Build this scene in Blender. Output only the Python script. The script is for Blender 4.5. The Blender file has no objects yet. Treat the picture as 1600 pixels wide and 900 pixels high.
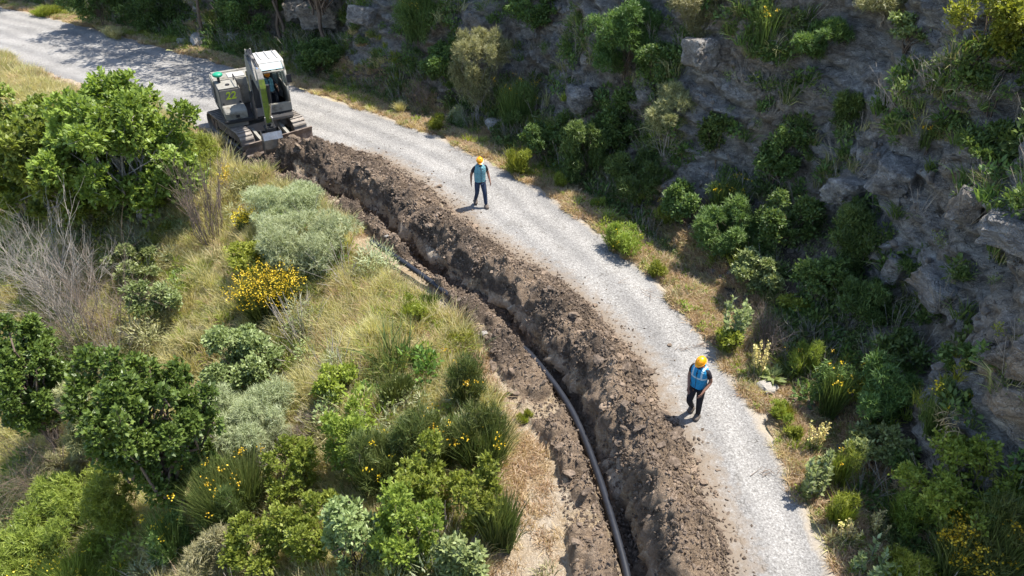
import bpy, bmesh, math, random
import numpy as np
from mathutils import Vector, Matrix, Euler
from mathutils.bvhtree import BVHTree

SC = bpy.context.scene
COL = SC.collection
# ------------------------------------------------------------------ camera
F_PX, PITCH, CAM_H = 1200.0, math.radians(35.0), 11.0
cam_d = bpy.data.cameras.new('camera')
cam = bpy.data.objects.new('camera', cam_d); COL.objects.link(cam)
cam.location = (0, 0, CAM_H); cam.rotation_euler = (math.radians(90) - PITCH, 0, 0)
cam_d.sensor_width = 36.0; cam_d.lens = 36.0 * F_PX / 1600.0
cam_d.clip_start = 0.1; cam_d.clip_end = 500
SC.camera = cam
# ------------------------------------------------------------------ light
SUN_EL, SUN_AZ = math.radians(66), math.radians(68)      # azimuth clockwise from +Y
w = bpy.data.worlds.new('World'); SC.world = w; w.use_nodes = True
nt = w.node_tree; bgn = nt.nodes['Background']
sky = nt.nodes.new('ShaderNodeTexSky'); sky.sky_type = 'NISHITA'; sky.sun_disc = False
sky.sun_elevation = SUN_EL; sky.sun_rotation = SUN_AZ; sky.altitude = 400
nt.links.new(sky.outputs[0], bgn.inputs[0]); bgn.inputs[1].default_value = 0.15
sd = bpy.data.lights.new('sun', 'SUN'); sd.energy = 4.4; sd.angle = math.radians(0.5); sd.color = (1.0, 0.955, 0.88)
sun = bpy.data.objects.new('sun', sd); COL.objects.link(sun)
sdir = Vector((math.sin(SUN_AZ) * math.cos(SUN_EL), math.cos(SUN_AZ) * math.cos(SUN_EL), math.sin(SUN_EL)))
sun.rotation_euler = sdir.to_track_quat('Z', 'Y').to_euler()
sun.location = (20, 10, 40)
vs = SC.view_settings; vs.view_transform = 'Standard'; vs.look = 'None'; vs.exposure = 1.3; vs.gamma = 1
vs.use_curve_mapping = False
SC.cycles.max_bounces = 6; SC.cycles.diffuse_bounces = 3; SC.cycles.transparent_max_bounces = 8

# ------------------------------------------------------------------ numpy noise
def _h(i, j, k, s):
    i = i.astype(np.int64); j = j.astype(np.int64); k = k.astype(np.int64)
    n = (i * 374761393 + j * 668265263 + k * 2147483647 + s * 1274126177) & 0xFFFFFFFF
    n = ((n ^ (n >> 13)) * 1274126177) & 0xFFFFFFFF
    n = ((n ^ (n >> 15)) * 2246822519) & 0xFFFFFFFF
    return ((n ^ (n >> 16)) & 0xFFFFFF) / float(0xFFFFFF)
def vnoise(P, s=0):
    f = np.floor(P); r = P - f; r = r * r * (3 - 2 * r)
    i, j, k = f[:, 0], f[:, 1], f[:, 2]; x, y, z = r[:, 0], r[:, 1], r[:, 2]
    o = 0
    for a in (0, 1):
        wx = x if a else 1 - x
        for b in (0, 1):
            wy = y if b else 1 - y
            for c in (0, 1):
                wz = z if c else 1 - z
                o = o + wx * wy * wz * _h(i + a, j + b, k + c, s)
    return o * 2 - 1
def fbm(P, oct=4, s=0, gain=.5, ridged=False):
    o = 0; a = 1; t = 0
    for q in range(oct):
        n = vnoise(P * (2.03 ** q) + q * 7.3, s + q)
        if ridged: n = 1 - 2 * np.abs(n)
        o = o + a * n; t += a; a *= gain
    return o / t
def worley(P, s=0):
    f = np.floor(P); d1 = np.full(len(P), 9.0); d2 = d1.copy(); idv = np.zeros(len(P))
    for a in (-1, 0, 1):
        for b in (-1, 0, 1):
            for c in (-1, 0, 1):
                i, j, k = f[:, 0] + a, f[:, 1] + b, f[:, 2] + c
                dx = i + _h(i, j, k, s) - P[:, 0]; dy = j + _h(i, j, k, s + 1) - P[:, 1]; dz = k + _h(i, j, k, s + 2) - P[:, 2]
                d = np.sqrt(dx * dx + dy * dy + dz * dz)
                nearer = d < d1
                d2 = np.where(nearer, d1, np.minimum(d2, d))
                idv = np.where(nearer, _h(i, j, k, s + 3), idv)
                d1 = np.where(nearer, d, d1)
    return d1, d2, idv
def c3(x, y, z=0): return np.stack([np.broadcast_to(v, np.shape(x)).astype(float) for v in (x, y, z)], 1)
def sstep(a, b, x):
    t = np.clip((x - a) / (b - a), 0, 1); return t * t * (3 - 2 * t)

# ------------------------------------------------------------------ mesh helpers
def mesh_np(name, V, F, mat=None, attr=None, smooth=False, kind=None, parent=None, link=True):
    """V (n,3); F list of int arrays (m,3)/(m,4); attr dict of per-vertex floats"""
    if not isinstance(F, list): F = [F]
    F = [np.asarray(f, dtype=np.int32) for f in F if len(f)]
    V = np.asarray(V, dtype=np.float32)
    me = bpy.data.meshes.new(name)
    me.vertices.add(len(V)); me.vertices.foreach_set('co', V.ravel())
    nl = sum(f.size for f in F); npoly = sum(len(f) for f in F)
    me.loops.add(nl); me.polygons.add(npoly)
    me.loops.foreach_set('vertex_index', np.concatenate([f.ravel() for f in F]))
    tot = np.concatenate([np.full(len(f), f.shape[1], dtype=np.int32) for f in F])
    st = np.concatenate([[0], np.cumsum(tot)[:-1]]).astype(np.int32)
    me.polygons.foreach_set('loop_start', st); me.polygons.foreach_set('loop_total', tot)
    if smooth: me.polygons.foreach_set('use_smooth', np.ones(npoly, dtype=bool))
    me.update(calc_edges=True)
    for k, v in (attr or {}).items():
        a = me.attributes.new(k, 'FLOAT', 'POINT'); a.data.foreach_set('value', np.asarray(v, dtype=np.float32))
    if mat: me.materials.append(mat)
    o = bpy.data.objects.new(name, me)
    if link: COL.objects.link(o)
    if kind: o['kind'] = kind
    if parent: o.parent = parent
    return o
def tag(o, label, cat, group=None):
    o['label'] = label; o['category'] = cat
    if group: o['group'] = group
    return o
def thing(name, label, cat, loc=(0, 0, 0), rz=0, group=None):
    o = bpy.data.objects.new(name, None); COL.objects.link(o)
    o.location = loc; o.rotation_euler = (0, 0, rz); o.empty_display_size = .3
    return tag(o, label, cat, group)
def grid_faces(nu, nv, keep=None):
    a = np.arange(nu * nv).reshape(nu, nv)
    q = np.stack([a[:-1, :-1], a[1:, :-1], a[1:, 1:], a[:-1, 1:]], -1).reshape(-1, 4)
    return q if keep is None else q[keep]

# ------------------------------------------------------------------ materials
def _lnk(m, a, b): m.node_tree.links.new(a, b)
def newmat(name):
    m = bpy.data.materials.new(name); m.use_nodes = True
    b = m.node_tree.nodes['Principled BSDF']; b.inputs['Specular IOR Level'].default_value = .25
    return m, b
def N(m, t, **kw):
    n = m.node_tree.nodes.new(t)
    for k, v in kw.items():
        if k in n.inputs: n.inputs[k].default_value = v
        else: setattr(n, k, v)
    return n
def ramp(m, src, stops):
    r = N(m, 'ShaderNodeValToRGB'); e = r.color_ramp.elements
    while len(e) > 1: e.remove(e[-1])
    e[0].position = stops[0][0]; e[0].color = (*stops[0][1], 1)
    for p, c in stops[1:]:
        q = e.new(p); q.color = (*c, 1)
    _lnk(m, src, r.inputs[0]); return r.outputs[0]
def noise(m, scale, detail=4, rough=.6, coord=None, dist=0):
    n = N(m, 'ShaderNodeTexNoise'); n.inputs['Scale'].default_value = scale; n.inputs['Detail'].default_value = detail
    n.inputs['Roughness'].default_value = rough; n.inputs['Distortion'].default_value = dist
    _lnk(m, coord if coord else pos(m), n.inputs['Vector']); return n.outputs[0]
def pos(m):
    for n in m.node_tree.nodes:
        if n.type == 'NEW_GEOMETRY': return n.outputs['Position']
    return N(m, 'ShaderNodeNewGeometry').outputs['Position']
def objc(m): return N(m, 'ShaderNodeTexCoord').outputs['Object']
def mix(m, f, a, b, mode='MIX'):
    x = N(m, 'ShaderNodeMix', data_type='RGBA', blend_type=mode)
    for s, v in ((x.inputs[0], f), (x.inputs[6], a), (x.inputs[7], b)):
        if hasattr(v, 'links'): _lnk(m, v, s)
        elif isinstance(v, (int, float)): s.default_value = v
        else: s.default_value = (*v, 1)
    return x.outputs[2]
def mth(m, op, a, b=0.0, clamp=False):
    x = N(m, 'ShaderNodeMath', operation=op); x.use_clamp = clamp
    for s, v in ((x.inputs[0], a), (x.inputs[1], b)):
        if hasattr(v, 'links'): _lnk(m, v, s)
        else: s.default_value = v
    return x.outputs[0]
def attr(m, name): return N(m, 'ShaderNodeAttribute', attribute_name=name).outputs['Fac']
def bump(m, b, h, dist=.02, strength=1):
    n = N(m, 'ShaderNodeBump'); n.inputs['Distance'].default_value = dist; n.inputs['Strength'].default_value = strength
    _lnk(m, h, n.inputs['Height']); _lnk(m, n.outputs[0], b.inputs['Normal'])

def leaf_mat(name, c0, c1, c2, trans=.35, rough=.45, spec=.3):
    """leaf colours by the random attribute 'rnd'; thin leaves let some light through"""
    m, b = newmat(name)
    col = ramp(m, attr(m, 'rnd'), [(0, c0), (.5, c1), (1, c2)])
    oi = N(m, 'ShaderNodeObjectInfo')
    hs = N(m, 'ShaderNodeHueSaturation'); _lnk(m, col, hs.inputs['Color'])
    _lnk(m, mth(m, 'ADD', mth(m, 'MULTIPLY', oi.outputs['Random'], .03), .472), hs.inputs['Hue'])
    _lnk(m, mth(m, 'ADD', mth(m, 'MULTIPLY', oi.outputs['Random'], .3), .85), hs.inputs['Value'])
    b.inputs['Roughness'].default_value = rough; b.inputs['Specular IOR Level'].default_value = spec
    _lnk(m, hs.outputs[0], b.inputs['Base Color'])
    t = N(m, 'ShaderNodeBsdfTranslucent'); _lnk(m, mix(m, 1.0, hs.outputs[0], (1.0, 1.0, .55), 'MULTIPLY'), t.inputs[0])
    ms = N(m, 'ShaderNodeMixShader'); ms.inputs[0].default_value = trans
    _lnk(m, b.outputs[0], ms.inputs[1]); _lnk(m, t.outputs[0], ms.inputs[2])
    _lnk(m, ms.outputs[0], m.node_tree.nodes['Material Output'].inputs[0])
    return m

# road: bleached chippings
M = {}
def mk_road():
    m, b = newmat('asphalt_chippings')
    speck = noise(m, 27, 4, .75)
    col = ramp(m, speck, [(.32, (.105, .099, .09)), (.46, (.218, .206, .190)), (.56, (.285, .272, .252)), (.70, (.44, .423, .395))])
    big = ramp(m, noise(m, .55, 4, .6), [(.35, (.78, .78, .78)), (.65, (1.0, 1.0, 1.0))])
    col = mix(m, 1.0, col, big, 'MULTIPLY')
    # worn wheel tracks: smoother greyer bands that follow the road (attribute s)
    s = attr(m, 's')
    wob = mth(m, 'ADD', s, mth(m, 'MULTIPLY', noise(m, .4, 3), .7))
    band = mth(m, 'ABSOLUTE', mth(m, 'ADD', mth(m, 'PINGPONG', mth(m, 'ADD', wob, .35), .85), -.42))
    bm = ramp(m, band, [(.08, (.76, .765, .78)), (.30, (1, 1, 1))])
    col = mix(m, .8, col, mix(m, 1.0, col, bm, 'MULTIPLY'))
    # dusty tan edge
    ed = ramp(m, mth(m, 'ADD', s, mth(m, 'MULTIPLY', noise(m, 3, 4), .5)), [(-.0, (0, 0, 0)), (.22, (1, 1, 1))])
    col = mix(m, mth(m, 'MULTIPLY', ed, .75), col, (.30, .245, .175))
    # soil dust beside the spoil
    dd = ramp(m, mth(m, 'ADD', attr(m, 'dirt'), mth(m, 'MULTIPLY', noise(m, 5, 5, .7), .9)), [(.62, (0, 0, 0)), (1.15, (1, 1, 1))])
    col = mix(m, dd, col, (.17, .135, .10))
    # patches, tar stains and grit
    pt = ramp(m, noise(m, 1.7, 5, .7, None, .6), [(.60, (1, 1, 1)), (.68, (.80, .79, .77))]); col = mix(m, 1.0, col, pt, 'MULTIPLY')
    vo = N(m, 'ShaderNodeTexVoronoi', feature='DISTANCE_TO_EDGE'); vo.inputs['Scale'].default_value = .75
    wn = N(m, 'ShaderNodeTexNoise'); wn.inputs['Scale'].default_value = 2.2; wn.inputs['Detail'].default_value = 5; _lnk(m, pos(m), wn.inputs['Vector'])
    wa = N(m, 'ShaderNodeVectorMath', operation='ADD'); _lnk(m, pos(m), wa.inputs[0]); _lnk(m, wn.outputs['Color'], wa.inputs[1]); _lnk(m, wa.outputs[0], vo.inputs['Vector'])
    ck = ramp(m, vo.outputs[0], [(0, (.45, .43, .40)), (.012, (1, 1, 1))])
    col = mix(m, ramp(m, noise(m, .9, 3), [(.48, (0, 0, 0)), (.58, (1, 1, 1))]), col, mix(m, 1.0, col, ck, 'MULTIPLY'))
    gr = ramp(m, noise(m, 11, 4, .8), [(.66, (1, 1, 1)), (.72, (.55, .52, .48))]); col = mix(m, 1.0, col, gr, 'MULTIPLY')
    _lnk(m, col, b.inputs['Base Color']); b.inputs['Roughness'].default_value = .85
    bump(m, b, speck, .012)
    return m
def mk_soil():
    m, b = newmat('dug_soil')
    n1 = noise(m, 1.1, 5, .65); n2 = noise(m, 9, 5, .7); n3 = noise(m, 45, 3, .7)
    dark = ramp(m, n2, [(.3, (.05, .036, .026)), (.55, (.122, .090, .064)), (.75, (.225, .172, .128))])
    tan = ramp(m, n2, [(.3, (.17, .12, .08)), (.6, (.30, .22, .15)), (.8, (.40, .31, .22))])
    f = ramp(m, mth(m, 'ADD', n1, mth(m, 'MULTIPLY', attr(m, 'sand_and_shade'), .45)), [(.50, (0, 0, 0)), (.66, (1, 1, 1))])
    col = mix(m, f, dark, tan)
    pale = ramp(m, n3, [(.66, (0, 0, 0)), (.74, (1, 1, 1))])
    col = mix(m, mth(m, 'MULTIPLY', pale, .55), col, (.45, .42, .38))
    # verge/ledge ground: straw and pale gravel
    g = ramp(m, noise(m, 14, 5, .75), [(.3, (.23, .16, .09)), (.5, (.38, .28, .17)), (.68, (.56, .47, .34))])
    g2 = ramp(m, noise(m, .9, 3), [(.42, (0, 0, 0)), (.6, (1, 1, 1))])
    g = mix(m, mth(m, 'MULTIPLY', g2, .5), g, (.52, .46, .38))
    k = ramp(m, mth(m, 'ADD', attr(m, 'dug'), mth(m, 'MULTIPLY', mth(m, 'SUBTRACT', n2, .5), .8)), [(.4, (0, 0, 0)), (.55, (1, 1, 1))])
    _lnk(m, mix(m, k, g, col), b.inputs['Base Color']); b.inputs['Roughness'].default_value = .95
    bump(m, b, mth(m, 'ADD', mth(m, 'ADD', n2, mth(m, 'MULTIPLY', n3, .5)), mth(m, 'MULTIPLY', noise(m, 22, 4, .8), .9)), .09)
    return m
def mk_slope():
    m, b = newmat('slope_ground')
    n1 = noise(m, .5, 4); n2 = noise(m, 12, 5, .75)
    a = ramp(m, n2, [(.3, (.19, .15, .085)), (.55, (.33, .27, .16)), (.75, (.45, .38, .24))])
    g = ramp(m, n2, [(.3, (.09, .10, .035)), (.6, (.22, .215, .09))])
    _lnk(m, mix(m, ramp(m, n1, [(.45, (0, 0, 0)), (.6, (1, 1, 1))]), a, g), b.inputs['Base Color'])
    b.inputs['Roughness'].default_value = .95; bump(m, b, n2, .06)
    return m
def mk_rock():
    m, b = newmat('schist_rock')
    co = N(m, 'ShaderNodeMapping'); co.inputs['Rotation'].default_value = (.35, .25, .3); co.inputs['Scale'].default_value = (1.1, 1.1, 1.9)
    _lnk(m, pos(m), co.inputs[0])
    n1 = noise(m, 2.8, 7, .74, co.outputs[0], .1); n2 = noise(m, .45, 4, .6); n3 = noise(m, 16, 4, .7)
    grey = ramp(m, n1, [(.30, (.07, .066, .062)), (.46, (.22, .208, .195)), (.60, (.38, .36, .33)), (.74, (.62, .585, .53))])
    tan = ramp(m, n1, [(.3, (.13, .10, .075)), (.55, (.34, .275, .205)), (.75, (.52, .445, .35))])
    col = mix(m, ramp(m, n2, [(.45, (0, 0, 0)), (.60, (1, 1, 1))]), grey, tan)
    col = mix(m, mth(m, 'MULTIPLY', ramp(m, n3, [(.58, (0, 0, 0)), (.7, (1, 1, 1))]), .4), col, (.52, .52, .53))
    soil = ramp(m, noise(m, 10, 5, .75), [(.3, (.055, .045, .035)), (.55, (.13, .105, .08)), (.75, (.27, .23, .18))])
    k = ramp(m, mth(m, 'ADD', attr(m, 'rocky'), mth(m, 'MULTIPLY', mth(m, 'SUBTRACT', n1, .5), .9)), [(.4, (0, 0, 0)), (.52, (1, 1, 1))])
    verge = ramp(m, noise(m, 13, 5, .75), [(.3, (.20, .135, .07)), (.5, (.36, .26, .15)), (.7, (.52, .43, .30))])
    low = mix(m, ramp(m, attr(m, 'verge'), [(.3, (0, 0, 0)), (.7, (1, 1, 1))]), soil, verge)
    _lnk(m, mix(m, k, low, col), b.inputs['Base Color']); b.inputs['Roughness'].default_value = .9
    cr = []
    for sc_, wd_ in ((2.6, .035), (7.5, .05)):
        vo = N(m, 'ShaderNodeTexVoronoi', feature='DISTANCE_TO_EDGE'); vo.inputs['Scale'].default_value = sc_
        dn = N(m, 'ShaderNodeVectorMath', operation='ADD'); _lnk(m, co.outputs[0], dn.inputs[0])
        nn = N(m, 'ShaderNodeTexNoise'); nn.inputs['Scale'].default_value = sc_ * .8; _lnk(m, co.outputs[0], nn.inputs['Vector']); _lnk(m, nn.outputs['Color'], dn.inputs[1])
        _lnk(m, dn.outputs[0], vo.inputs['Vector']); cr.append(ramp(m, vo.outputs[0], [(0, (0, 0, 0)), (wd_, (1, 1, 1))]))
    crk = mth(m, 'MULTIPLY', cr[0], mth(m, 'ADD', mth(m, 'MULTIPLY', cr[1], .6), .4))
    bump(m, b, mth(m, 'ADD', mth(m, 'ADD', n1, mth(m, 'MULTIPLY', n3, .7)), mth(m, 'MULTIPLY', crk, .5)), .14)
    return m
M['road'] = mk_road(); M['soil'] = mk_soil(); M['slope'] = mk_slope(); M['rock'] = mk_rock()
def simple(name, c, rough=.6, metal=0, var=.15, scale=6, bumpd=0, spec=.3, dirt=None):
    m, b = newmat(name); n = noise(m, scale, 5, .7, objc(m))
    lo = tuple(max(0, x * (1 - var)) for x in c); hi = tuple(min(1, x * (1 + var)) for x in c)
    col = ramp(m, n, [(.3, lo), (.7, hi)])
    if dirt:
        col = mix(m, ramp(m, noise(m, scale * .7, 6, .75, objc(m)), [(.5, (0, 0, 0)), (.68, (1, 1, 1))]), col, dirt)
    _lnk(m, col, b.inputs['Base Color']); b.inputs['Roughness'].default_value = rough; b.inputs['Metallic'].default_value = metal
    b.inputs['Specular IOR Level'].default_value = spec
    if bumpd: bump(m, b, n, bumpd)
    return m
M['bark'] = simple('brown_bark', (.13, .095, .07), .9, var=.4, scale=20)
M['grey_bark'] = simple('grey_twigs', (.30, .265, .225), .9, var=.35, scale=9)
M['brown_twig'] = simple('brown_twigs', (.20, .15, .115), .9, var=.35, scale=9)
M['stone'] = simple('pale_stone', (.30, .275, .24), .9, var=.35, scale=7, bumpd=.03)
M['darkstone'] = simple('dark_stone', (.17, .145, .12), .9, var=.4, scale=9, bumpd=.03)
def mk_clod():
    m, b = newmat('soil_clod'); n1 = noise(m, 1.1, 5, .65); n2 = noise(m, 14, 4, .7)
    dark = ramp(m, n2, [(.3, (.055, .04, .03)), (.55, (.128, .096, .07)), (.75, (.225, .175, .135))])
    tan = ramp(m, n2, [(.3, (.14, .10, .07)), (.6, (.26, .195, .14)), (.8, (.38, .31, .24))])
    _lnk(m, mix(m, ramp(m, n1, [(.48, (0, 0, 0)), (.62, (1, 1, 1))]), dark, tan), b.inputs['Base Color']); b.inputs['Roughness'].default_value = .95
    bump(m, b, n2, .03); return m
M['clod'] = mk_clod()
L = {
 'fig': leaf_mat('fig_leaves', (.095, .14, .028), (.22, .31, .06), (.40, .50, .13), .45),
 'oak': leaf_mat('dark_oak_leaves', (.05, .10, .022), (.12, .215, .045), (.26, .40, .095), .42, .4, .35),
 'silver': leaf_mat('silvery_leaves', (.11, .155, .05), (.215, .275, .10), (.39, .45, .22), .32),
 'lime': leaf_mat('lime_green_foliage', (.12, .175, .028), (.255, .335, .062), (.43, .49, .12), .48),
 'feather': leaf_mat('grey_green_feathery_foliage', (.19, .22, .11), (.33, .37, .20), (.47, .50, .32), .35),
 'rush': leaf_mat('rush_green_stems', (.045, .075, .022), (.115, .155, .045), (.27, .29, .10), .35),
 'bright': leaf_mat('bright_green_foliage', (.13, .17, .022), (.25, .30, .045), (.38, .42, .09), .45),
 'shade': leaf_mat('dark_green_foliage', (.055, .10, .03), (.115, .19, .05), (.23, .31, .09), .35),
 'olive': leaf_mat('olive_foliage', (.17, .18, .075), (.30, .30, .14), (.47, .45, .25), .3),
 'straw': leaf_mat('straw_stems', (.30, .21, .11), (.48, .36, .21), (.64, .53, .35), .35),
 'yellow': leaf_mat('yellow_blossom', (.46, .32, .012), (.62, .47, .02), (.72, .60, .06), .25),
 'meadow': leaf_mat('pale_meadow_grass', (.37, .37, .15), (.58, .54, .27), (.76, .70, .42), .5),
 'paleyellow': leaf_mat('pale_yellow_flower_spikes', (.42, .38, .12), (.62, .56, .20), (.80, .72, .30), .3),
}
# ------------------------------------------------------------------ the lie of the land
def G(px, py, z=0.0):
    """point of the horizontal plane at height z seen at a photo pixel"""
    u, v = (px - 800) / F_PX, (450 - py) / F_PX
    dy = math.cos(PITCH) + v * math.sin(PITCH); dz = -math.sin(PITCH) + v * math.cos(PITCH)
    k = (z - CAM_H) / dz
    return np.array([u * k, dy * k])
edge = [(5.7, -9), (5.65, -4), (5.6, 0), (5.5, 4)] + [tuple(G(*p)) for p in
    [(1307, 895), (1250, 762), (1187, 640), (1130, 565), (1075, 482), (1012, 425), (950, 372), (837, 287), (700, 218),
     (595, 180), (470, 136), (382, 108), (237, 69), (125, 38), (5, 10)]]
e = np.array(edge); dirn = e[-1] - e[-3]; dirn /= np.linalg.norm(dirn)
e = np.vstack([e, e[-1] + dirn * 8, e[-1] + dirn * 18])
seg = np.r_[0, np.cumsum(np.linalg.norm(np.diff(e, axis=0), axis=1))]
TT = np.arange(0, seg[-1], .2)
RX = np.interp(TT, seg, e[:, 0]); RY = np.interp(TT, seg, e[:, 1])
for _ in range(3):      # smooth
    k = np.hanning(17); k /= k.sum()
    RX = np.convolve(np.pad(RX, 8, mode='reflect', reflect_type='odd'), k, 'valid'); RY = np.convolve(np.pad(RY, 8, mode='reflect', reflect_type='odd'), k, 'valid')
TX = np.gradient(RX); TY = np.gradient(RY); ln = np.hypot(TX, TY); TX /= ln; TY /= ln
def at(t, s, z=0):
    """t metres along the right road edge, s metres to its right (negative: left, over the road)"""
    x = np.interp(t, TT, RX); y = np.interp(t, TT, RY); tx = np.interp(t, TT, TX); ty = np.interp(t, TT, TY)
    l = np.hypot(tx, ty)
    return x + ty / l * s, y - tx / l * s
def ts(x, y):
    x = np.atleast_1d(np.asarray(x, float)); y = np.atleast_1d(np.asarray(y, float))
    to = np.empty(len(x)); so = np.empty(len(x))
    for a in range(0, len(x), 20000):
        xx, yy = x[a:a + 20000], y[a:a + 20000]
        d = (xx[:, None] - RX) ** 2 + (yy[:, None] - RY) ** 2
        i = d.argmin(1)
        dx, dy = xx - RX[i], yy - RY[i]
        to[a:a + 20000] = TT[i] + dx * TX[i] + dy * TY[i]; so[a:a + 20000] = dx * TY[i] - dy * TX[i]
    return to, so
def curve_ts(pts):
    g = np.array([G(*p) for p in pts]); t, s = ts(g[:, 0], g[:, 1]); o = np.argsort(t)
    return t[o], s[o]
lip_t, lip_s = curve_ts([(398, 270), (462, 278), (507, 305), (562, 328), (600, 365), (645, 405), (700, 452), (765, 488), (818, 545),
                         (850, 592), (893, 665), (922, 745), (948, 820), (968, 898)])      # left lip of the trench
toe_t, toe_s = curve_ts([(480, 228), (585, 246), (640, 275), (700, 322), (745, 362), (800, 395), (880, 448), (945, 510), (1000, 570),
                         (1040, 655), (1085, 720), (1110, 790), (1135, 850), (1140, 900)])  # road-side toe of the heap
lsp_t, lsp_s = curve_ts([(500, 318), (590, 378), (700, 478), (735, 520), (775, 575), (815, 650), (868, 720), (880, 800), (888, 898)])  # outer edge of the low left spoil
T0 = lip_t.min(); T1 = max(lip_t.max(), toe_t.max())
def lipf(t): return np.interp(t, lip_t, lip_s)
def toef(t): return np.interp(t, toe_t, toe_s)
def lspf(t): return np.minimum(np.interp(t, lsp_t, lsp_s), lipf(t) - .1)
T_DIG = float(ts(*G(415, 262))[0][0])       # where the bucket digs: the trench ends here
FILL = [(float(ts(*G(735, 462))[0][0]), 1.0)]
def ledge(t): return -5.75 + .35 * np.sin(t * .7) + .2 * np.sin(t * 1.9)
def base_h(t, s):
    """ground without digging, left of the road"""
    d = np.maximum(0, ledge(t) - s)
    return -(.52 * d - .52 * 1.3 * (1 - np.exp(-d / 1.3))) * 1.0 * np.where(d > 9, 1, 1) + .0
def base_hxy(x, y, t, s):
    h = base_h(t, s)
    h = np.maximum(h, -5.2 - .16 * np.maximum(0, ledge(t) - s - 11))
    n = fbm(c3(x * .35, y * .35), 3, 5) * .35 + fbm(c3(x * 1.6, y * 1.6), 3, 9) * .09
    return h + n * sstep(.2, 2.0, ledge(t) - s) + fbm(c3(x * 3, y * 3), 3, 11) * .02
# -- left slope (regular grid)
gx = np.arange(-46, 6.5, .22); gy = np.arange(-8, 60, .22)
X, Y = np.meshgrid(gx, gy, indexing='ij'); x = X.ravel(); y = Y.ravel()
t, s = ts(x, y)
z = base_hxy(x, y, t, s) - .05 * sstep(-6.9, -6.4, s)
keep = (s.reshape(X.shape) < -6.2)
fk = (keep[:-1, :-1] & keep[1:, 1:]).ravel()
left = mesh_np('hillside_ground', c3(x, y, z), grid_faces(len(gx), len(gy), fk), M['slope'], smooth=True, kind='structure')
# -- dug strip: ledge, trench and heap in one sheet
tv = np.arange(T0 - 4, T1 + 6, .045); sv = np.arange(-7.1, -.55, .036)
T_, S_ = np.meshgrid(tv, sv, indexing='ij'); t = T_.ravel(); s = S_.ravel()
x, y = at(t, s); P = c3(x, y, 0)
lip, toe, lsp = lipf(t), toef(t), lspf(t)
wob = fbm(P * 1.3, 3, 21) * .16 + fbm(P * 4, 3, 31, .6) * .11
inx = sstep(T_DIG + .35, T_DIG - .45, t)                            # heap and trench die out at the bucket
tw = .44                                                          # trench width
lipr = lip + tw + .05
fill = 1 - .72 * np.exp(-((t - FILL[0][0]) / 1.15) ** 2)
depth = .44 * fill * inx
tr = sstep(lip - .03 + wob * .6, lip + .15 + wob * .6, s) * sstep(lipr + .06 + wob, lipr - .14 + wob, s)
lum = fbm(P * .9, 3, 41)
loads = vnoise(c3(t * 1.15, 0 * t, 0), 43) * .5 + vnoise(c3(t * 2.6, s * .6, 0), 44) * .25
Hh = (.78 + .20 * lum + .36 * loads) * inx
wd = np.maximum(toe + .16 * vnoise(c3(t * 1.3, 0 * t, 9), 46) - lipr, .3)
q = np.clip((s - lipr - wob * .7) / wd, -.2, 1.25); q = q + .10 * vnoise(c3(t * 1.4, 0 * t, 5), 45) * np.sin(np.clip(q, 0, 1) * np.pi)
prof = np.where(q < .30, np.sin(np.clip(q / .30, 0, 1) * np.pi / 2) ** .8, np.clip(1 - (q - .30) / .72, 0, 1) ** .95)
heap = Hh * prof
mask = np.clip(prof * 1.6, 0, 1) * inx
cl1 = 1 - worley(P * 3.2 + 5, 51)[0]; cl2 = 1 - worley(P * 7.5, 61)[0]
fb = fbm(P * 2.6, 4, 71, .6, True)
rough_n = (cl1 - .5) * .27 + (cl2 - .5) * .13 + fb * .11 + fbm(P * 14, 2, 81) * .04 + (.5 - worley(P * 12.5, 63)[0]) * .075 + fbm(np.stack([t * 4.5, s * 1.0, s * 0], 1), 3, 83, .6, True) * .13 * sstep(1.1, .2, (s - lip) / 1.0)
# small ribs where soil slid down the trench side
lsw = np.maximum(lip - lsp, .12)
ql = (s - lsp) / lsw
lpatch = sstep(-.25, .22, fbm(P * 1.5, 2, 91) + .04)
lh = .24 * np.sin(np.clip(ql, 0, 1) * np.pi) ** .7 * (.18 + .95 * lpatch) * inx * sstep(T_DIG, T_DIG - 1.5, t)
z = base_hxy(x, y, t, s)
z = z - depth * tr + heap * (1 - tr * .9) + rough_n * np.clip(mask + .5 * tr * inx + 1.0 * (lh > .01) * np.clip(lh * 9, 0, 1), 0, 1)
z = z + lh
toe_noise = fbm(P * 3, 3, 101) * .12
z = np.where(s > toe + .02 + toe_noise, np.minimum(z, -.04), z)
z = np.where((t > T_DIG + .2) & (s > -5.0), -.04 + 0 * z, z)
# churned soil under the machine and round the bucket
bx, by = G(420, 250); cx2, cy2 = G(378, 238)
def churnf(x, y): return np.maximum(np.exp(-(((x - bx) ** 2 + (y - by) ** 2) / 1.8)), np.exp(-(((x - cx2) ** 2 + (y - cy2) ** 2) / .8)))
churn = churnf(x, y)
z = z + churn * (rough_n * 1.0 + .06) * (s < -3.2)
z = z - .06 * sstep(-6.75, -7.05, s)
dug = np.clip(np.maximum.reduce([mask * 1.3, tr * inx * 1.2, np.clip(lh * 9, 0, 1.1), churn * 1.2]), 0, 1)
dug = np.where(t > T_DIG + .6, churn * 1.2, dug)
near = sstep(T0 + 11, T0, t)
sand_and_shade = near * .5 - .15 * tr + sstep(.2, -.2, lum) * .2 - .15  # tan soil share; lowered in the trench to paint its shade
wall = np.clip(sstep(lip + .02, lip + .2, s) * sstep(lipr + .75, lipr + .1, s), 0, 1) * inx
ov = (fbm(np.stack([x * 3.2, y * 3.2, z * 4.5], 1), 3, 87, .6) * .20 + (worley(np.stack([x * 5, y * 5, z * 5.], 1), 89)[0] - .4) * .16) * wall
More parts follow.
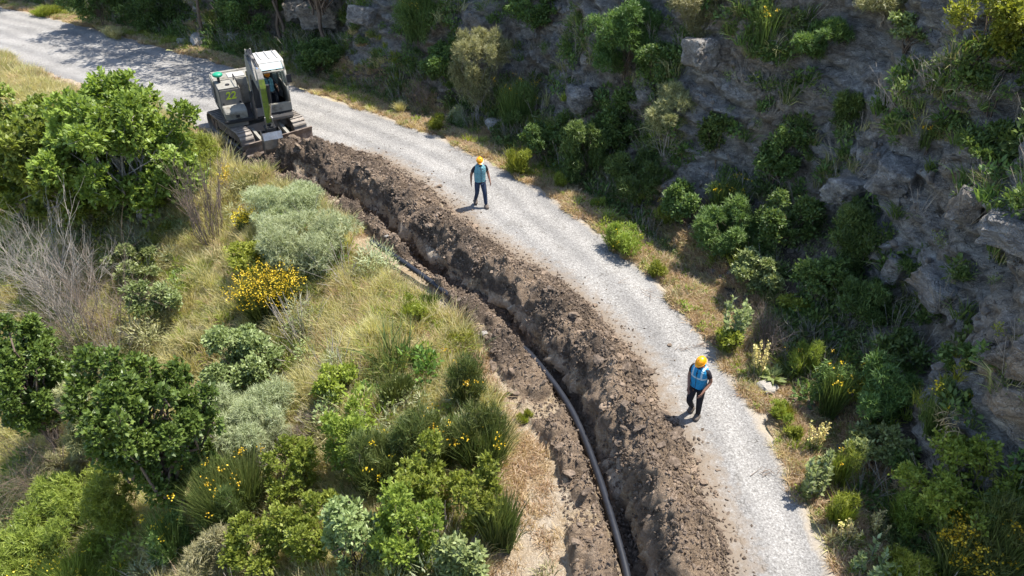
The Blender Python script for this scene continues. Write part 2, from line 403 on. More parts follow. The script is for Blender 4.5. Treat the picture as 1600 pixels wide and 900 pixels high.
x = x + ov * np.interp(t, TT, TY); y = y - ov * np.interp(t, TT, TX)
strip = mesh_np('dug_ground', c3(x, y, z), grid_faces(len(tv), len(sv)), M['soil'], {'dug': dug, 'sand_and_shade': sand_and_shade}, kind='structure')
STRIP = (tv, sv, z.reshape(T_.shape))
def strip_z(t, s):
    i = np.clip(((np.asarray(t) - tv[0]) / .045).astype(int), 0, len(tv) - 1); j = np.clip(((np.asarray(s) - sv[0]) / .036).astype(int), 0, len(sv) - 1)
    return STRIP[2][i, j]
# -- road sheet
tr_ = np.arange(0, TT[-1] - .2, .12); w_near = -4.35
q_ = np.linspace(0, 1, 26)
A, B = np.meshgrid(tr_, q_, indexing='ij'); a = A.ravel(); b = B.ravel()
leftedge = np.where(a < T_DIG + .4, np.maximum(toef(a) - .45, -4.3), -4.75 + .12 * np.sin(a * 2.1) + .1 * np.sin(a * 5.3))
leftedge = np.where((a >= T_DIG - .6) & (a < T_DIG + .4), np.minimum(leftedge, -3.2), leftedge)
rj = .05 * np.sin(a * 3.7) + .04 * np.sin(a * 8.1 + 1) + .1 * np.sin(a * 1.3) + .16 * vnoise(c3(a * 4, 0 * a, 0), 12)
s = leftedge + (0.12 + rj - leftedge) * b
x, y = at(a, s)
dirt = np.clip(1 - (s - toef(a)) / .9, 0, 1) * (a < T_DIG + 1.5) * .62
z = .03 * (1 - ((s + 2.3) / 2.4) ** 2) - .004
z = np.where(b < .01, -.08, z); z = np.where(b > .99, -.06, z)
road = mesh_np('road', c3(x, y, z), grid_faces(len(tr_), len(q_)), M['road'], {'s': s, 'dirt': dirt}, smooth=True, kind='structure')
# -- far-left verge ground between road and slope (beyond the machine)
# the slope sheet stops at s=-6.2, the dug strip at T1; fill the rest of the ledge
def ledge_strip(ta, tb):
    tq = np.arange(ta, tb, .2); sq = np.arange(-7.1, -3.9, .1)
    A, B = np.meshgrid(tq, sq, indexing='ij'); t = A.ravel(); s = B.ravel(); x, y = at(t, s)
    z = base_hxy(x, y, t, s) - .045 + .04 * sstep(-4.6, -5.2, s) - .06 * sstep(-6.75, -7.05, s)
    return mesh_np('ledge_ground', c3(x, y, z), grid_faces(len(tq), len(sq)), M['soil'], {'dug': t * 0, 'sand_and_shade': t * 0}, smooth=True, kind='structure')
ledge_strip(T1 + 5.8, TT[-1] - .3); ledge_strip(1, T0 - 3.8)
# -- cliff and bank on the right
def far_k(t): return sstep(26, 36, t)
def cliff_prof(t):
    foot = 3.35 + .55 * np.sin(t * .55 + 1) + .35 * np.sin(t * 1.3) - .5 * far_k(t)
    fh = 1.5 + .35 * np.sin(t * .8) 
    top_h = 8.6 + .8 * np.sin(t * .35 + 2) + 1.5 * far_k(t) - 2.4 * sstep(16, 8, t)
    return foot, fh, top_h
tv2 = np.arange(5, TT[-1] - .3, .08)
nb, nc, nt2 = 40, 112, 14
V2 = np.r_[np.linspace(0, 1, nb, endpoint=False), 1 + np.linspace(0, 1, nc, endpoint=False), 2 + np.linspace(0, 1, nt2)]
A, B = np.meshgrid(tv2, V2, indexing='ij'); t = A.ravel(); v = B.ravel()
foot, fh, th = cliff_prof(t)
s1 = .02 + (foot - .02) * v; h1 = np.where(s1 < .75, -.03 - .05 * s1, 0) + np.where(s1 >= .75, -.07 - .12 * np.sin(np.clip((s1 - .75) / .9, 0, 1) * np.pi) + fh * np.clip((s1 - 1.3) / np.maximum(foot - 1.3, .1), 0, 1) ** 1.35, 0)
h1e = fh - .07
u2 = v - 1; lean = 2.0
s2 = foot + lean * u2; h2 = h1e + (th - h1e) * u2
u3 = v - 2; s3 = foot + lean + 16 * np.maximum(u3, 0) ** 1.3; h3 = th + 5.5 * u3
s = np.where(v < 1, s1, np.where(v < 2, s2, s3)); h = np.where(v < 1, h1, np.where(v < 2, h2, h3))
x, y = at(t, s); P = c3(x, y, h)
rk = sstep(.55, 1.15, v) * sstep(2.35, 2.02, v)
nx = -np.interp(t, TT, TY); ny = np.interp(t, TT, TX)              # towards the road
lay = P[:, 2] * 1.0 + P[:, 0] * .28 - P[:, 1] * .12 + fbm(P * .6, 2, 7) * .35
big = fbm(P * np.array([.42, .42, .3]), 3, 3)
d1, d2, cid = worley(P * np.array([.62, .62, .8]) + fbm(P * .9, 2, 13)[:, None] * .35, 201)
e1, e2, eid = worley(P * np.array([2.6, 2.6, 3.6]) + fbm(P * 2, 2, 17)[:, None] * .3, 211)
led = (lay * 1.9) % 1.0
disp = big * .75 + (cid - .5) * .52 * sstep(0, .12, d2 - d1) - sstep(.10, 0, d2 - d1) * .10 + (eid - .5) * .19 - sstep(.1, 0, e2 - e1) * .05 \
     + (sstep(0, .85, led) - sstep(.85, 1, led)) * .17 + fbm(P * np.array([1.4, 1.4, 2.2]), 4, 25, .6, True) * .20 + fbm(P * np.array([5, 5, 7.]), 3, 23, .65, True) * .09 + fbm(P * 9, 2, 29) * .035
x = x + nx * disp * rk; y = y + ny * disp * rk
h = h + rk * (fbm(P * 1.7, 3, 37) * .18) + sstep(.25, .5, v) * (1 - rk) * (fbm(P * 1.2, 3, 33) * .25 + fbm(P * 5, 2, 39) * .05)
verge = sstep(1.5, .7, s)
cliff = mesh_np('rock_cliff', c3(x, y, h), grid_faces(len(tv2), len(V2)), M['rock'], {'rocky': rk, 'verge': verge}, kind='structure')
CL = np.stack([x, y, h], 1).reshape(len(tv2), len(V2), 3)
# -- ground far out so that nothing ends in the air
far = mesh_np('far_ground', [(-160, -120, -9), (160, -120, -9), (160, 220, -9), (-160, 220, -9)], np.array([[0, 1, 2, 3]]), M['slope'], kind='structure')

# ray casting on the finished ground
def bvh_of(obs):
    vs_, fs_, o0 = [], [], 0
    for o in obs:
        me = o.data; n = len(me.vertices); co = np.empty(n * 3, dtype=np.float32); me.vertices.foreach_get('co', co)
        ix = np.empty(len(me.loops), dtype=np.int32); me.loops.foreach_get('vertex_index', ix)
        vs_ += co.reshape(-1, 3).tolist(); fs_ += (ix.reshape(-1, 4) + o0).tolist(); o0 += n
    return BVHTree.FromPolygons(vs_, fs_)
GROUND = [left, strip, road, cliff]
BV = bvh_of(GROUND + [o for o in COL.objects if o.name.startswith('ledge_ground')])
camv = Vector((0, 0, CAM_H))
def ray(px, py):
    u, v = (px - 800) / F_PX, (450 - py) / F_PX
    return Vector((u, math.cos(PITCH) + v * math.sin(PITCH), -math.sin(PITCH) + v * math.cos(PITCH)))
def hit(px, py):
    r = ray(px, py); p, n, i, d = BV.ray_cast(camv, r.normalized(), 200)
    if p is None:
        g = G(px, max(py, 5), 0); return Vector((g[0], g[1], 0)), Vector((0, 0, 1)), 40
    dep = p.y * math.cos(PITCH) + (CAM_H - p.z) * math.sin(PITCH)
    return p, n, dep
def drop(x, y, z0=30):
    p = BV.ray_cast(Vector((x, y, z0)), Vector((0, 0, -1)))[0]
    return p.z if p else 0.0
# ------------------------------------------------------------------ plant builders (numpy)
def rs(seed): return np.random.default_rng(seed)
def unit(v): return v / np.maximum(np.linalg.norm(v, axis=-1, keepdims=True), 1e-9)
def sph(r, n):
    return unit(r.normal(size=(n, 3)))
def leaves_at(r, Pn, Dn, length, width, rnd, fold=.0):
    """one rhombus leaf per point: base Pn, direction Dn"""
    n = len(Pn); D = unit(Dn); side = unit(np.cross(D, unit(r.normal(size=(n, 3)) + np.array([0, 0, 2.2]))))
    ln_ = (length * r.uniform(.65, 1.25, n))[:, None]; wd_ = (width * r.uniform(.7, 1.2, n))[:, None] * .5
    up = np.cross(side, D)
    a = Pn; c = Pn + D * ln_; m = Pn + D * ln_ * .45 + up * ln_ * .06
    if width < length * .26:          # needles: one triangle
        V = np.stack([a + side * wd_, a - side * wd_, c], 1).reshape(-1, 3)
        return V, np.arange(3 * n).reshape(n, 3), np.repeat(rnd, 3)
    V = np.stack([a, m + side * wd_, c, m - side * wd_], 1).reshape(-1, 3)
    F = np.arange(4 * n).reshape(n, 4)
    return V, F, np.repeat(rnd, 4)
def blades_at(r, base, D, length, width, rnd, droop=.25, segs=2):
    """grass-like blades, two segments, bending over"""
    n = len(base); D = unit(D); L_ = (length * r.uniform(.6, 1.15, n))[:, None]; W_ = (width * r.uniform(.7, 1.3, n))[:, None]
    side = unit(np.cross(D, r.normal(size=(n, 3)))) * W_ * .5
    out = D.copy(); out[:, 2] = 0
    mid = base + D * L_ * .55; tip = base + D * L_ + out * L_ * droop - np.array([0, 0, 1]) * L_ * droop * .45
    V = np.stack([base - side, base + side, mid + side * .8, mid - side * .8, tip], 1).reshape(-1, 3)
    i = np.arange(n)[:, None] * 5
    Q = np.hstack([i, i + 1, i + 2, i + 3]); Tn = np.hstack([i + 3, i + 2, i + 4])
    return V, Q, Tn, np.clip(np.repeat(rnd, 5) + np.tile([-.15, -.15, .0, .0, .25], n), 0, 1), tip
def blades1(r, base, D, length, width, rnd, droop):
    """single-triangle blades for grass seen from afar"""
    n = len(base); out = D.copy(); out[:, 2] = 0; D = unit(unit(D) + out * droop * .6)
    Ln = (length * r.uniform(.6, 1.15, n))[:, None]; side = unit(np.cross(D, r.normal(size=(n, 3)))) * (width * r.uniform(.7, 1.3, n))[:, None] * .6
    V = np.stack([base - side, base + side, base + D * Ln], 1).reshape(-1, 3)
    return V, np.arange(3 * n).reshape(n, 3), np.repeat(rnd, 3)
def tubes(segs, sides=4):
    """segs: list of (p0, p1, r0, r1)"""
    if not len(segs): return np.zeros((0, 3)), np.zeros((0, 4), int)
    p0 = np.array([q[0] for q in segs], float); p1 = np.array([q[1] for q in segs], float)
    r0 = np.array([q[2] for q in segs])[:, None]; r1 = np.array([q[3] for q in segs])[:, None]
    d = unit(p1 - p0); a = unit(np.cross(d, np.where(np.abs(d[:, 2:3]) > .9, np.array([[1., 0, 0]]), np.array([[0, 0, 1.]])))); b = np.cross(d, a)
    V = []
    for p, r_ in ((p0, r0), (p1, r1)):
        for k in range(sides):
            th = 2 * math.pi * k / sides; V.append(p + (a * math.cos(th) + b * math.sin(th)) * r_)
    V = np.stack(V, 1).reshape(-1, 3); n = len(segs); i = np.arange(n)[:, None] * (2 * sides); F = []
    for k in range(sides):
        k2 = (k + 1) % sides; F.append(np.hstack([i + k, i + k2, i + sides + k2, i + sides + k]))
    return V, np.vstack(F)
def branch_to(r, segs, p0, p1, r0, r1, n=3, wob=.12):
    p0 = np.array(p0, float); p1 = np.array(p1, float); L_ = np.linalg.norm(p1 - p0); last = p0
    for k in range(1, n + 1):
        f = k / n; q = p0 + (p1 - p0) * f + (r.normal(size=3) * wob * L_ * .5 if k < n else 0)
        if k < n: q[2] += L_ * .06
        segs.append((last, q, r0 + (r1 - r0) * (k - 1) / n, r0 + (r1 - r0) * f)); last = q
def leafy(seed, R, H, gap, nclump, nleaf, ll, lw, crad=.3, ros=5, trunk=.06, squash=1.0, stems=1, updir=.55, top_bias=.25):
    """crown of leaf rosettes on leaf clumps; returns crown arrays and wood arrays"""
    r = rs(seed); zc = gap + (H - gap) * .5; hz = (H - gap) * .5
    C = sph(r, nclump) * (r.uniform(.25, 1, nclump) ** .5)[:, None]
    C[:, :2] += r.normal(size=(nclump, 2)) * .12
    C[:, 2] = C[:, 2] * .95 + top_bias * r.random(nclump) * .5
    C = C * .80; cr = crad * r.uniform(.6, 1.25, nclump)
    tone = r.random(nclump)
    nr_ = nleaf // ros
    wts = cr ** 2; k = r.choice(nclump, nr_, p=wts / wts.sum())
    d = unit(sph(r, nr_) + np.array([0, 0, .35])); rad = cr[k] * (r.random(nr_) ** .35) * r.uniform(.75, 1.15, nr_)
    tip = C[k] + d * rad[:, None]
    S = np.array([R, R, hz * squash]); tip = tip * S + np.array([0, 0, zc]); dd = unit(d * S + r.normal(size=(nr_, 3)) * .35)
    kk = np.repeat(np.arange(nr_), ros)
    D = unit(dd[kk] * .55 + sph(r, len(kk)) * .8 + np.array([0, 0, updir * .6]))
    rnd = np.clip(.22 + .3 * tone[k][kk] + r.normal(size=len(kk)) * .17 + .12 * (r.random(nr_) > .85)[kk], 0, 1)
    V, F, A = leaves_at(r, tip[kk] + r.normal(size=(len(kk), 3)) * ll * .15, D, ll, lw, rnd)
    segs = []; Cw = C * S + np.array([0, 0, zc])
    roots = [np.array([math.cos(q) * R * .12, math.sin(q) * R * .12, -.15]) for q in r.uniform(0, 6.28, stems)]
    for q in range(nclump):
        b = roots[q % stems]; fork = b * .8 + np.array([0, 0, max(gap, H * .22)]) + r.normal(size=3) * .05 * R
        if q < stems * 1: branch_to(r, segs, b, fork, trunk, trunk * .75, 3, .08)
        branch_to(r, segs, fork, Cw[q], trunk * .5, trunk * .15, 3, .16)
        for _ in range(3):
            branch_to(r, segs, Cw[q], Cw[q] + sph(r, 1)[0] * cr[q] * S * .9, trunk * .16, .004, 1)
    W, WF = tubes(segs, 5 if trunk > .05 else 3)
    return (V, [F], A), (W, WF)
def broomy(seed, R, H, n, width, droop=.2, flowers=0, fs=.03, fmat=None, spread=.75, clump=9, topness=.6):
    """many thin stems rising from clumps; optional blossom near the tips"""
    r = rs(seed); cc = r.uniform(-1, 1, (clump, 2)) * .45
    spread = spread * .72; k = r.integers(0, clump, n); b = np.zeros((n, 3)); b[:, :2] = cc[k] * R + r.normal(size=(n, 2)) * R * .10
    D = np.zeros((n, 3)); a = r.uniform(0, 2 * math.pi, n); sp = spread * r.random(n) ** .6 * R / max(H, .01)
    D[:, 0] = np.cos(a) * sp + cc[k][:, 0] * .45 * R / H; D[:, 1] = np.sin(a) * sp + cc[k][:, 1] * .45 * R / H; D[:, 2] = 1
    tone = r.random(clump); st = r.random(n) ** 1.1 * .45
    Ln = np.linalg.norm(D, axis=1) * H * (.86 + .2 * tone[k]); D = unit(unit(D) + r.normal(size=(n, 3)) * .10); Ln = Ln * (1 - .25 * (sp / (spread * R / H + 1e-6)) ** 2)
    base = b + D * (Ln * st)[:, None]; base[:, 2] -= .03
    rnd = np.clip(.3 + .3 * (tone[k] - .5) + .35 * st + r.normal(size=n) * .16, 0, 1)
    V, Q, Tn, A, tip = blades_at(r, base, D, Ln * (1 - st) , width, rnd, droop)
    fl = None
    if flowers:
        hi = np.where(tip[:, 2] > H * topness)[0]
        if len(hi) < 5: hi = np.arange(n)
        core = r.choice(hi, max(3, flowers // 9)); q = np.repeat(core, 9)[:flowers]
        p = tip[q] + r.normal(size=(len(q), 3)) * np.array([.075, .075, .06]) * max(R, .4) * 1.1
        fl = leaves_at(r, p, sph(r, len(q)) + np.array([0, 0, .5]), fs, fs * .85, r.random(len(q)))
    return (V, [Q, Tn], A), fl
def twiggy(seed, R, H, nst, depth=3, r0=.02, upright=.5, kids=4):
    r = rs(seed); segs = []
    def grow(p, d, L_, rad, lv):
        q = p + d * L_; m = p + d * L_ * .5 + r.normal(size=3) * L_ * .05
        segs.append((p, m, rad, rad * .8)); segs.append((m, q, rad * .8, rad * .55))
        if lv <= 0: return
        for _ in range(kids):
            f = r.uniform(.35, 1); nd = unit(d + r.normal(size=3) * (.55 - .3 * upright) + np.array([0, 0, .15 * upright]))
            grow(p + (q - p) * f, nd, L_ * r.uniform(.45, .75), rad * .55, lv - 1)
    for k in range(nst):
        a = r.uniform(0, 6.28); s_ = r.random() ** .5; base = np.array([math.cos(a), math.sin(a), 0]) * R * .25 * s_
        d = unit(np.array([math.cos(a) * s_ * R / H * .9, math.sin(a) * s_ * R / H * .9, 1]))
        grow(base - np.array([0, 0, .05]), d, H * r.uniform(.38, .6), r0 * r.uniform(.6, 1.1), depth)
    return tubes(segs, 3)

# species: R,H are real metres; every builder returns a dict part_name -> (arrays, material)
def sp_leaf(mat, nl, ll, lw, nclump=14, crad=.34, ros=5, gapf=.05, trunk=.03, stems=3, wood='bark', part='crown', **kw):
    def f(seed, R, H, q=1.0):
        vol = max(.35, min(6, (R * R * 4 + R * H * 4) / 4))
        nn = int(nl * vol * q); nc = int(nclump * max(.7, min(2.4, vol ** .55)))
        cr, wd_ = leafy(seed, R, H, gapf * H, nc, nn, ll, lw, crad=crad / max(.75, min(1.6, vol ** .22)), ros=ros, trunk=trunk, stems=stems, **kw)
        return [(part, cr, mat), ('stem' if trunk < .05 else 'trunk', (wd_[0], [wd_[1]], None), wood)]
    return f
def sp_broom(mat, nb, width, flowers=0, fs=.035, fmat='yellow', droop=.2, spread=.75, clump=9, topness=.6):
    def f(seed, R, H, q=1.0):
        R = R * .74; vol = max(.3, min(5, (R * R * 4 + R * H * 4) / 4))
        a, fl = broomy(seed, R, H, int(nb * vol * q), width, droop, int(flowers * vol), fs, fmat, spread, int(clump * max(.6, vol ** .6)), topness)
        o = [('foliage', a, mat)]
        if fl is not None: o.append(('blossom', (fl[0], [fl[1]], fl[2]), fmat))
        return o
    return f
def sp_mix(*fs):
    def f(seed, R, H, q=1.0):
        o = []
        for k, g in enumerate(fs): o += g(seed + k * 17, R * (1 - .12 * k), H * (1 - .08 * k), q)
        names = set(); out = []
        for n, a, m in o: out.append((n, a, m))
        return out
    return f
def sp_twig(mat, nst, r0, upright=.5, depth=3, kids=4):
    def f(seed, R, H, q=1.0):
        W, WF = twiggy(seed, R, H, nst, depth, r0, upright, kids)
        return [('twigs', (W, [WF], None), mat)]
    return f
def sp_stalk(nst=6):
    """mullein: rosette of big grey leaves with upright stalks carrying leaves or flowers"""
    def f(seed, R, H, q=1.0):
        r = rs(seed); P_, D_, segs = [], [], []
        for k in range(nst):
            a = r.uniform(0, 6.28); b = np.array([math.cos(a), math.sin(a), 0]) * R * .55 * r.random() ** .5
            top = b * 1.5 + np.array([r.normal() * .04, r.normal() * .04, H * r.uniform(.6, 1)])
            segs.append((b, top, .012, .004))
            m = int(44 * H + 10)
            for j in range(m):
                f_ = (j + r.random()) / m; a2 = r.uniform(0, 6.28)
                P_.append(b + (top - b) * f_); D_.append([math.cos(a2), math.sin(a2), .35 + f_ * .5])
        P_ = np.array(P_); D_ = np.array(D_); n = len(P_)
        V, F, A = leaves_at(r, P_, D_, .11, .06, r.uniform(.2, .9, n))
        W, WF = tubes(segs, 3)
        return [('leaves', (V, [F], A), 'silver'), ('stalks', (W, [WF], None), 'grey_bark')]
    return f
def sp_spike(nst=9, mat='paleyellow'):
    def f(seed, R, H, q=1.0):
        r = rs(seed); P_ = []; segs = []
        nst_ = nst
        for k in range(nst_):
            a = r.uniform(0, 6.28); s_ = r.random() ** .5; b = np.array([math.cos(a), math.sin(a), 0]) * R * .35 * s_
            top = np.array([math.cos(a) * R * s_, math.sin(a) * R * s_, H * r.uniform(.7, 1)])
            segs.append((b, top, .008, .003)); f_ = r.uniform(.35, 1, int(60 * H))[:, None]
            P_.append(b + (top - b) * f_ + r.normal(size=(len(f_), 3)) * .014)
        sp_ = []
        for q_ in P_:
            V, F, A = leaves_at(r, q_, sph(r, len(q_)) + np.array([0, 0, .8]), .045, .03, r.random(len(q_))); sp_.append(('flower_spike', (V, [F], A), mat))
        B_, _ = broomy(seed + 3, R * .8, H * .5, 160, .018, .4, spread=1.1)
        W, WF = tubes(segs, 3)
        return sp_ + [('leaves', B_, 'silver'), ('stalks', (W, [WF], None), 'grey_bark')]
    return f
def sp_rosette():
    def f(seed, R, H, q=1.0):
        r = rs(seed); n = 60; a = r.uniform(0, 6.28, n); el = r.uniform(.15, 1.2, n)
        D = np.stack([np.cos(a), np.sin(a), el], 1); base = np.stack([np.cos(a) * .05, np.sin(a) * .05, r.uniform(0, H * .35, n)], 1)
        V, F, A = leaves_at(r, base, D, R * 1.05, R * .38, r.uniform(.1, .8, n))
        return [('leaves', (V, [F], A), 'silver')]
    return f
SP = {
 'fig': sp_leaf('fig', 3400, .165, .095, 34, .27, ros=6, gapf=.04, trunk=.07, stems=3, wood='grey_bark'),
 'oak': sp_leaf('oak', 4400, .10, .064, 34, .24, ros=5, gapf=.12, trunk=.085, stems=2),
 'leafy_silver': sp_leaf('silver', 3000, .095, .052, 13, .32, ros=5, gapf=.12, trunk=.03, stems=4),
 'mastic': sp_leaf('lime', 4300, .078, .042, 19, .30, ros=6, gapf=.03, trunk=.02, stems=4, updir=1.0),
 'lime': sp_leaf('bright', 3000, .09, .048, 13, .32, ros=5, gapf=.03, trunk=.02),
 'feather': sp_mix(sp_leaf('feather', 8500, .13, .014, 15, .42, ros=8, gapf=.02, trunk=.012), ),
 'feather_green': sp_mix(sp_leaf('lime', 7500, .12, .022, 15, .40, ros=8, gapf=.02, trunk=.014), ),
 'olive': sp_leaf('olive', 7500, .12, .018, 14, .36, ros=7, gapf=.1, trunk=.02, wood='grey_bark'),
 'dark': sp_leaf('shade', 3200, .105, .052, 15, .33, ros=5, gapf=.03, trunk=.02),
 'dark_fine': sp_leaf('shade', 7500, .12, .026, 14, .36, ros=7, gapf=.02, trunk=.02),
 'broom': sp_mix(sp_broom('rush', 1500, .013, 90, .042, spread=.9), sp_leaf('rush', 5200, .17, .014, 14, .40, ros=7, gapf=.02, trunk=.012, updir=1.6)),
 'broom_full': sp_broom('rush', 2400, .016, 1900, .042, spread=.8, topness=.45),
 'broom_few': sp_mix(sp_broom('rush', 1500, .013, 60, .042, spread=.9), sp_leaf('rush', 5800, .17, .014, 16, .40, ros=7, gapf=.02, trunk=.012, updir=1.6)),
 'broom_lime': sp_mix(sp_broom('lime', 1600, .015, 110, .04, spread=.9, droop=.35), sp_leaf('lime', 5200, .15, .015, 14, .40, ros=7, gapf=.02, trunk=.012, updir=1.6)),
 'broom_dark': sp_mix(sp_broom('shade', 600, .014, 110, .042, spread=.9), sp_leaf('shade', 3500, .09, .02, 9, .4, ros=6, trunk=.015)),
 'rush': sp_broom('rush', 3200, .015, 0, spread=.6),
 'tuft': sp_mix(sp_broom('bright', 1300, .015, 0, spread=.95, droop=.3), sp_leaf('bright', 4200, .08, .018, 9, .4, ros=6, gapf=.02, trunk=.01, updir=1.2)),
 'tuft_yellow': sp_mix(sp_broom('lime', 700, .013, 50, .035, spread=.95, droop=.3), sp_leaf('lime', 4200, .09, .018, 9, .4, ros=6, gapf=.02, trunk=.01, updir=1.2)),
 'straw': sp_broom('straw', 1700, .014, 0, spread=1.0, droop=.5),
 'grass': sp_broom('meadow', 2200, .013, 0, spread=.9, droop=.5),
 'twig_grey': sp_twig('grey_bark', 16, .022, .6, 3, 4),
 'twig_up': sp_twig('brown_twig', 26, .017, 1.0, 2, 3),
 'twig_brown': sp_twig('brown_twig', 14, .012, .3, 3, 4),
 'mullein': sp_stalk(13), 'spike': sp_spike(), 'spike_yellow': sp_spike(8, 'yellow'), 'rosette': sp_rosette(),
}
NTRI = [0]
def plant(x0, y0, x1, y1, kind, label, cat='shrub', group=None, q=1.0, name=None, hmax=9, hf=1.0, base=None, RH=None):
    """a plant whose crown fills about this box of the photograph, rooted on the ground below it"""
    seed = int(x0 * 7 + y0 * 13 + x1 * 3) % 100000
    w_ = x1 - x0; h_ = y1 - y0; cx = (x0 + x1) / 2
    by = y1 - h_ * .12 if base is None else base
    for it in range(4):
        p, n, dep = hit(cx, by)
        sc = dep / F_PX; R = w_ * sc / 2
        a = math.atan2(CAM_H - p.z, p.y)
        if base is None: by = max(y1 - .45 * R * math.sin(a) / sc, y0 + h_ * .45)
        H = ((by - y0) * sc - .35 * R * math.sin(a)) / max(math.cos(a), .35)
        H = min(max(H * hf, .35 * R, .12), hmax)
        q_ = p + Vector((0, 0, H * .55)); dq = q_.y * math.cos(PITCH) + (CAM_H - q_.z) * math.sin(PITCH)
        if base is None: cx += ((x0 + x1) / 2 - (800 + q_.x / dq * F_PX)) * .8      # the crown, not the root, is centred on the box
    if RH: R, H = RH
    th = thing(name or {'tree': 'tree', 'shrub': 'shrub', 'grass clump': 'grass_clump'}.get(cat, cat.replace(' ', '_')), label, cat, (p.x, p.y, p.z - .03), 0, group)
    for pn, arr, mt in SP[kind](seed, R, H, q):
        V, F, A = arr; mm = L.get(mt) or M[mt]
        NTRI[0] += sum(len(f) * (2 if f.shape[1] == 4 else 1) for f in F)
        mesh_np(pn, V, F, mm, {'rnd': A} if A is not None else None, parent=th, kind='stuff' if pn == 'flower_spike' else None)
    return th

def instancer(name, P, scale, rot, protos, seed):
    """one object of stuff: its points carry copies of a few small meshes (geometry nodes)"""
    r = rs(seed); n = len(P); me = bpy.data.meshes.new(name); me.vertices.add(n); me.vertices.foreach_set('co', np.asarray(P, dtype=np.float32).ravel())
    a = me.attributes.new('sc', 'FLOAT_VECTOR', 'POINT'); a.data.foreach_set('vector', np.asarray(scale, dtype=np.float32).ravel())
    a = me.attributes.new('rt', 'FLOAT_VECTOR', 'POINT'); a.data.foreach_set('vector', np.asarray(rot, dtype=np.float32).ravel())
    a = me.attributes.new('pick', 'INT', 'POINT'); a.data.foreach_set('value', r.integers(0, len(protos), n).astype(np.int32))
    o = bpy.data.objects.new(name, me); COL.objects.link(o); o['kind'] = 'stuff'
    ng = bpy.data.node_groups.new(name, 'GeometryNodeTree'); ng.interface.new_socket('Geometry', in_out='INPUT', socket_type='NodeSocketGeometry'); ng.interface.new_socket('Geometry', in_out='OUTPUT', socket_type='NodeSocketGeometry')
    gi = ng.nodes.new('NodeGroupInput'); go = ng.nodes.new('NodeGroupOutput'); jn = ng.nodes.new('GeometryNodeJoinGeometry')
    def na(nm, ty):
        q = ng.nodes.new('GeometryNodeInputNamedAttribute'); q.data_type = ty; q.inputs['Name'].default_value = nm; return q.outputs[0]
    sc_, rt_, pk_ = na('sc', 'FLOAT_VECTOR'), na('rt', 'FLOAT_VECTOR'), na('pick', 'INT')
    for k, po in enumerate(protos):
        ip = ng.nodes.new('GeometryNodeInstanceOnPoints'); oi = ng.nodes.new('GeometryNodeObjectInfo'); oi.inputs['Object'].default_value = po; oi.inputs['As Instance'].default_value = True
        cp = ng.nodes.new('FunctionNodeCompare'); cp.data_type = 'INT'; cp.operation = 'EQUAL'
        ii = [q for q in cp.inputs if q.type == 'INT']; ng.links.new(pk_, ii[0]); ii[1].default_value = k
        e2r = ng.nodes.new('FunctionNodeEulerToRotation'); ng.links.new(rt_, e2r.inputs[0])
        ng.links.new(gi.outputs[0], ip.inputs['Points']); ng.links.new(cp.outputs[0], ip.inputs['Selection']); ng.links.new(oi.outputs['Geometry'], ip.inputs['Instance'])
        ng.links.new(e2r.outputs[0], ip.inputs['Rotation']); ng.links.new(sc_, ip.inputs['Scale']); ng.links.new(ip.outputs[0], jn.inputs[0])
    ng.links.new(jn.outputs[0], go.inputs[0]); md = o.modifiers.new('copies', 'NODES'); md.node_group = ng
    return o
# ------------------------------------------------------------------ the plants of the photograph
# below the road, left
plant(70, 95, 320, 382, 'fig', 'tall broad-leaved bright green tree left of the excavator', 'tree', q=1.5, hmax=5)
plant(-10, 150, 190, 380, 'fig', 'broad-leaved green tree between the tallest one and the one cut by the left edge', 'tree', q=1.4, hmax=4.2)
plant(-100, 125, 100, 372, 'fig', 'broad-leaved green tree cut off by the left edge of the picture', 'tree', q=1.5, hmax=5)
plant(-10, 335, 190, 560, 'twig_grey', 'leafless silver-grey thicket of tangled branches below the broad-leaved tree', 'shrub', name='bare_shrub')
plant(60, 400, 200, 600, 'twig_brown', 'half bare brown bush with arching twigs behind the dark oak', 'shrub', name='bare_shrub')
plant(262, 225, 362, 398, 'twig_up', 'bare brown bush of upright stems standing in the dry grass', 'shrub', name='bare_shrub')
plant(165, 372, 275, 450, 'leafy_silver', 'small silvery-leaved shrub above the grassy slope at left', 'shrub')
plant(195, 425, 285, 510, 'leafy_silver', 'silvery-leaved shrub with open twigs right of the grey thicket', 'shrub')
plant(228, 212, 345, 300, 'feather_green', 'yellow-green feathery bush against the excavator tracks', 'shrub')
plant(375, 275, 505, 360, 'feather', 'pale blue-green feathery bush, upper one of the pair beside the trench', 'shrub')
plant(385, 320, 555, 432, 'feather', 'pale blue-green feathery bush, lower and wider one of the pair beside the trench', 'shrub')
plant(342, 375, 470, 450, 'lime', 'dark glossy green leafy bush above the yellow broom', 'shrub')
plant(358, 405, 482, 515, 'broom_full', 'round broom bush covered in yellow blossom on the left slope', 'shrub', name='broom_bush')
plant(362, 322, 400, 372, 'broom_full', 'little yellow-flowered broom against the pale feathery bush', 'shrub', name='broom_bush')
plant(335, 255, 362, 305, 'spike_yellow', 'single yellow flower spike beside the bare upright stems', 'wildflower')
plant(-30, 468, 118, 735, 'oak', 'dark green oak with bare trunk at the left edge', 'tree', q=1.1, hmax=4.5)
plant(140, 548, 335, 850, 'oak', 'big dark oak with bright lit top right of the brown twiggy bush', 'tree', q=1.2, hmax=5)
plant(292, 500, 442, 650, 'leafy_silver', 'grey-green leafy small tree with thin dark stems mid slope', 'tree', q=1.1)
plant(322, 560, 455, 720, 'feather', 'grey-green wispy bush below the silvery small tree', 'shrub', hmax=1.6)
plant(95, 600, 180, 760, 'olive', 'brown-green thin bush between the two dark oaks', 'shrub')
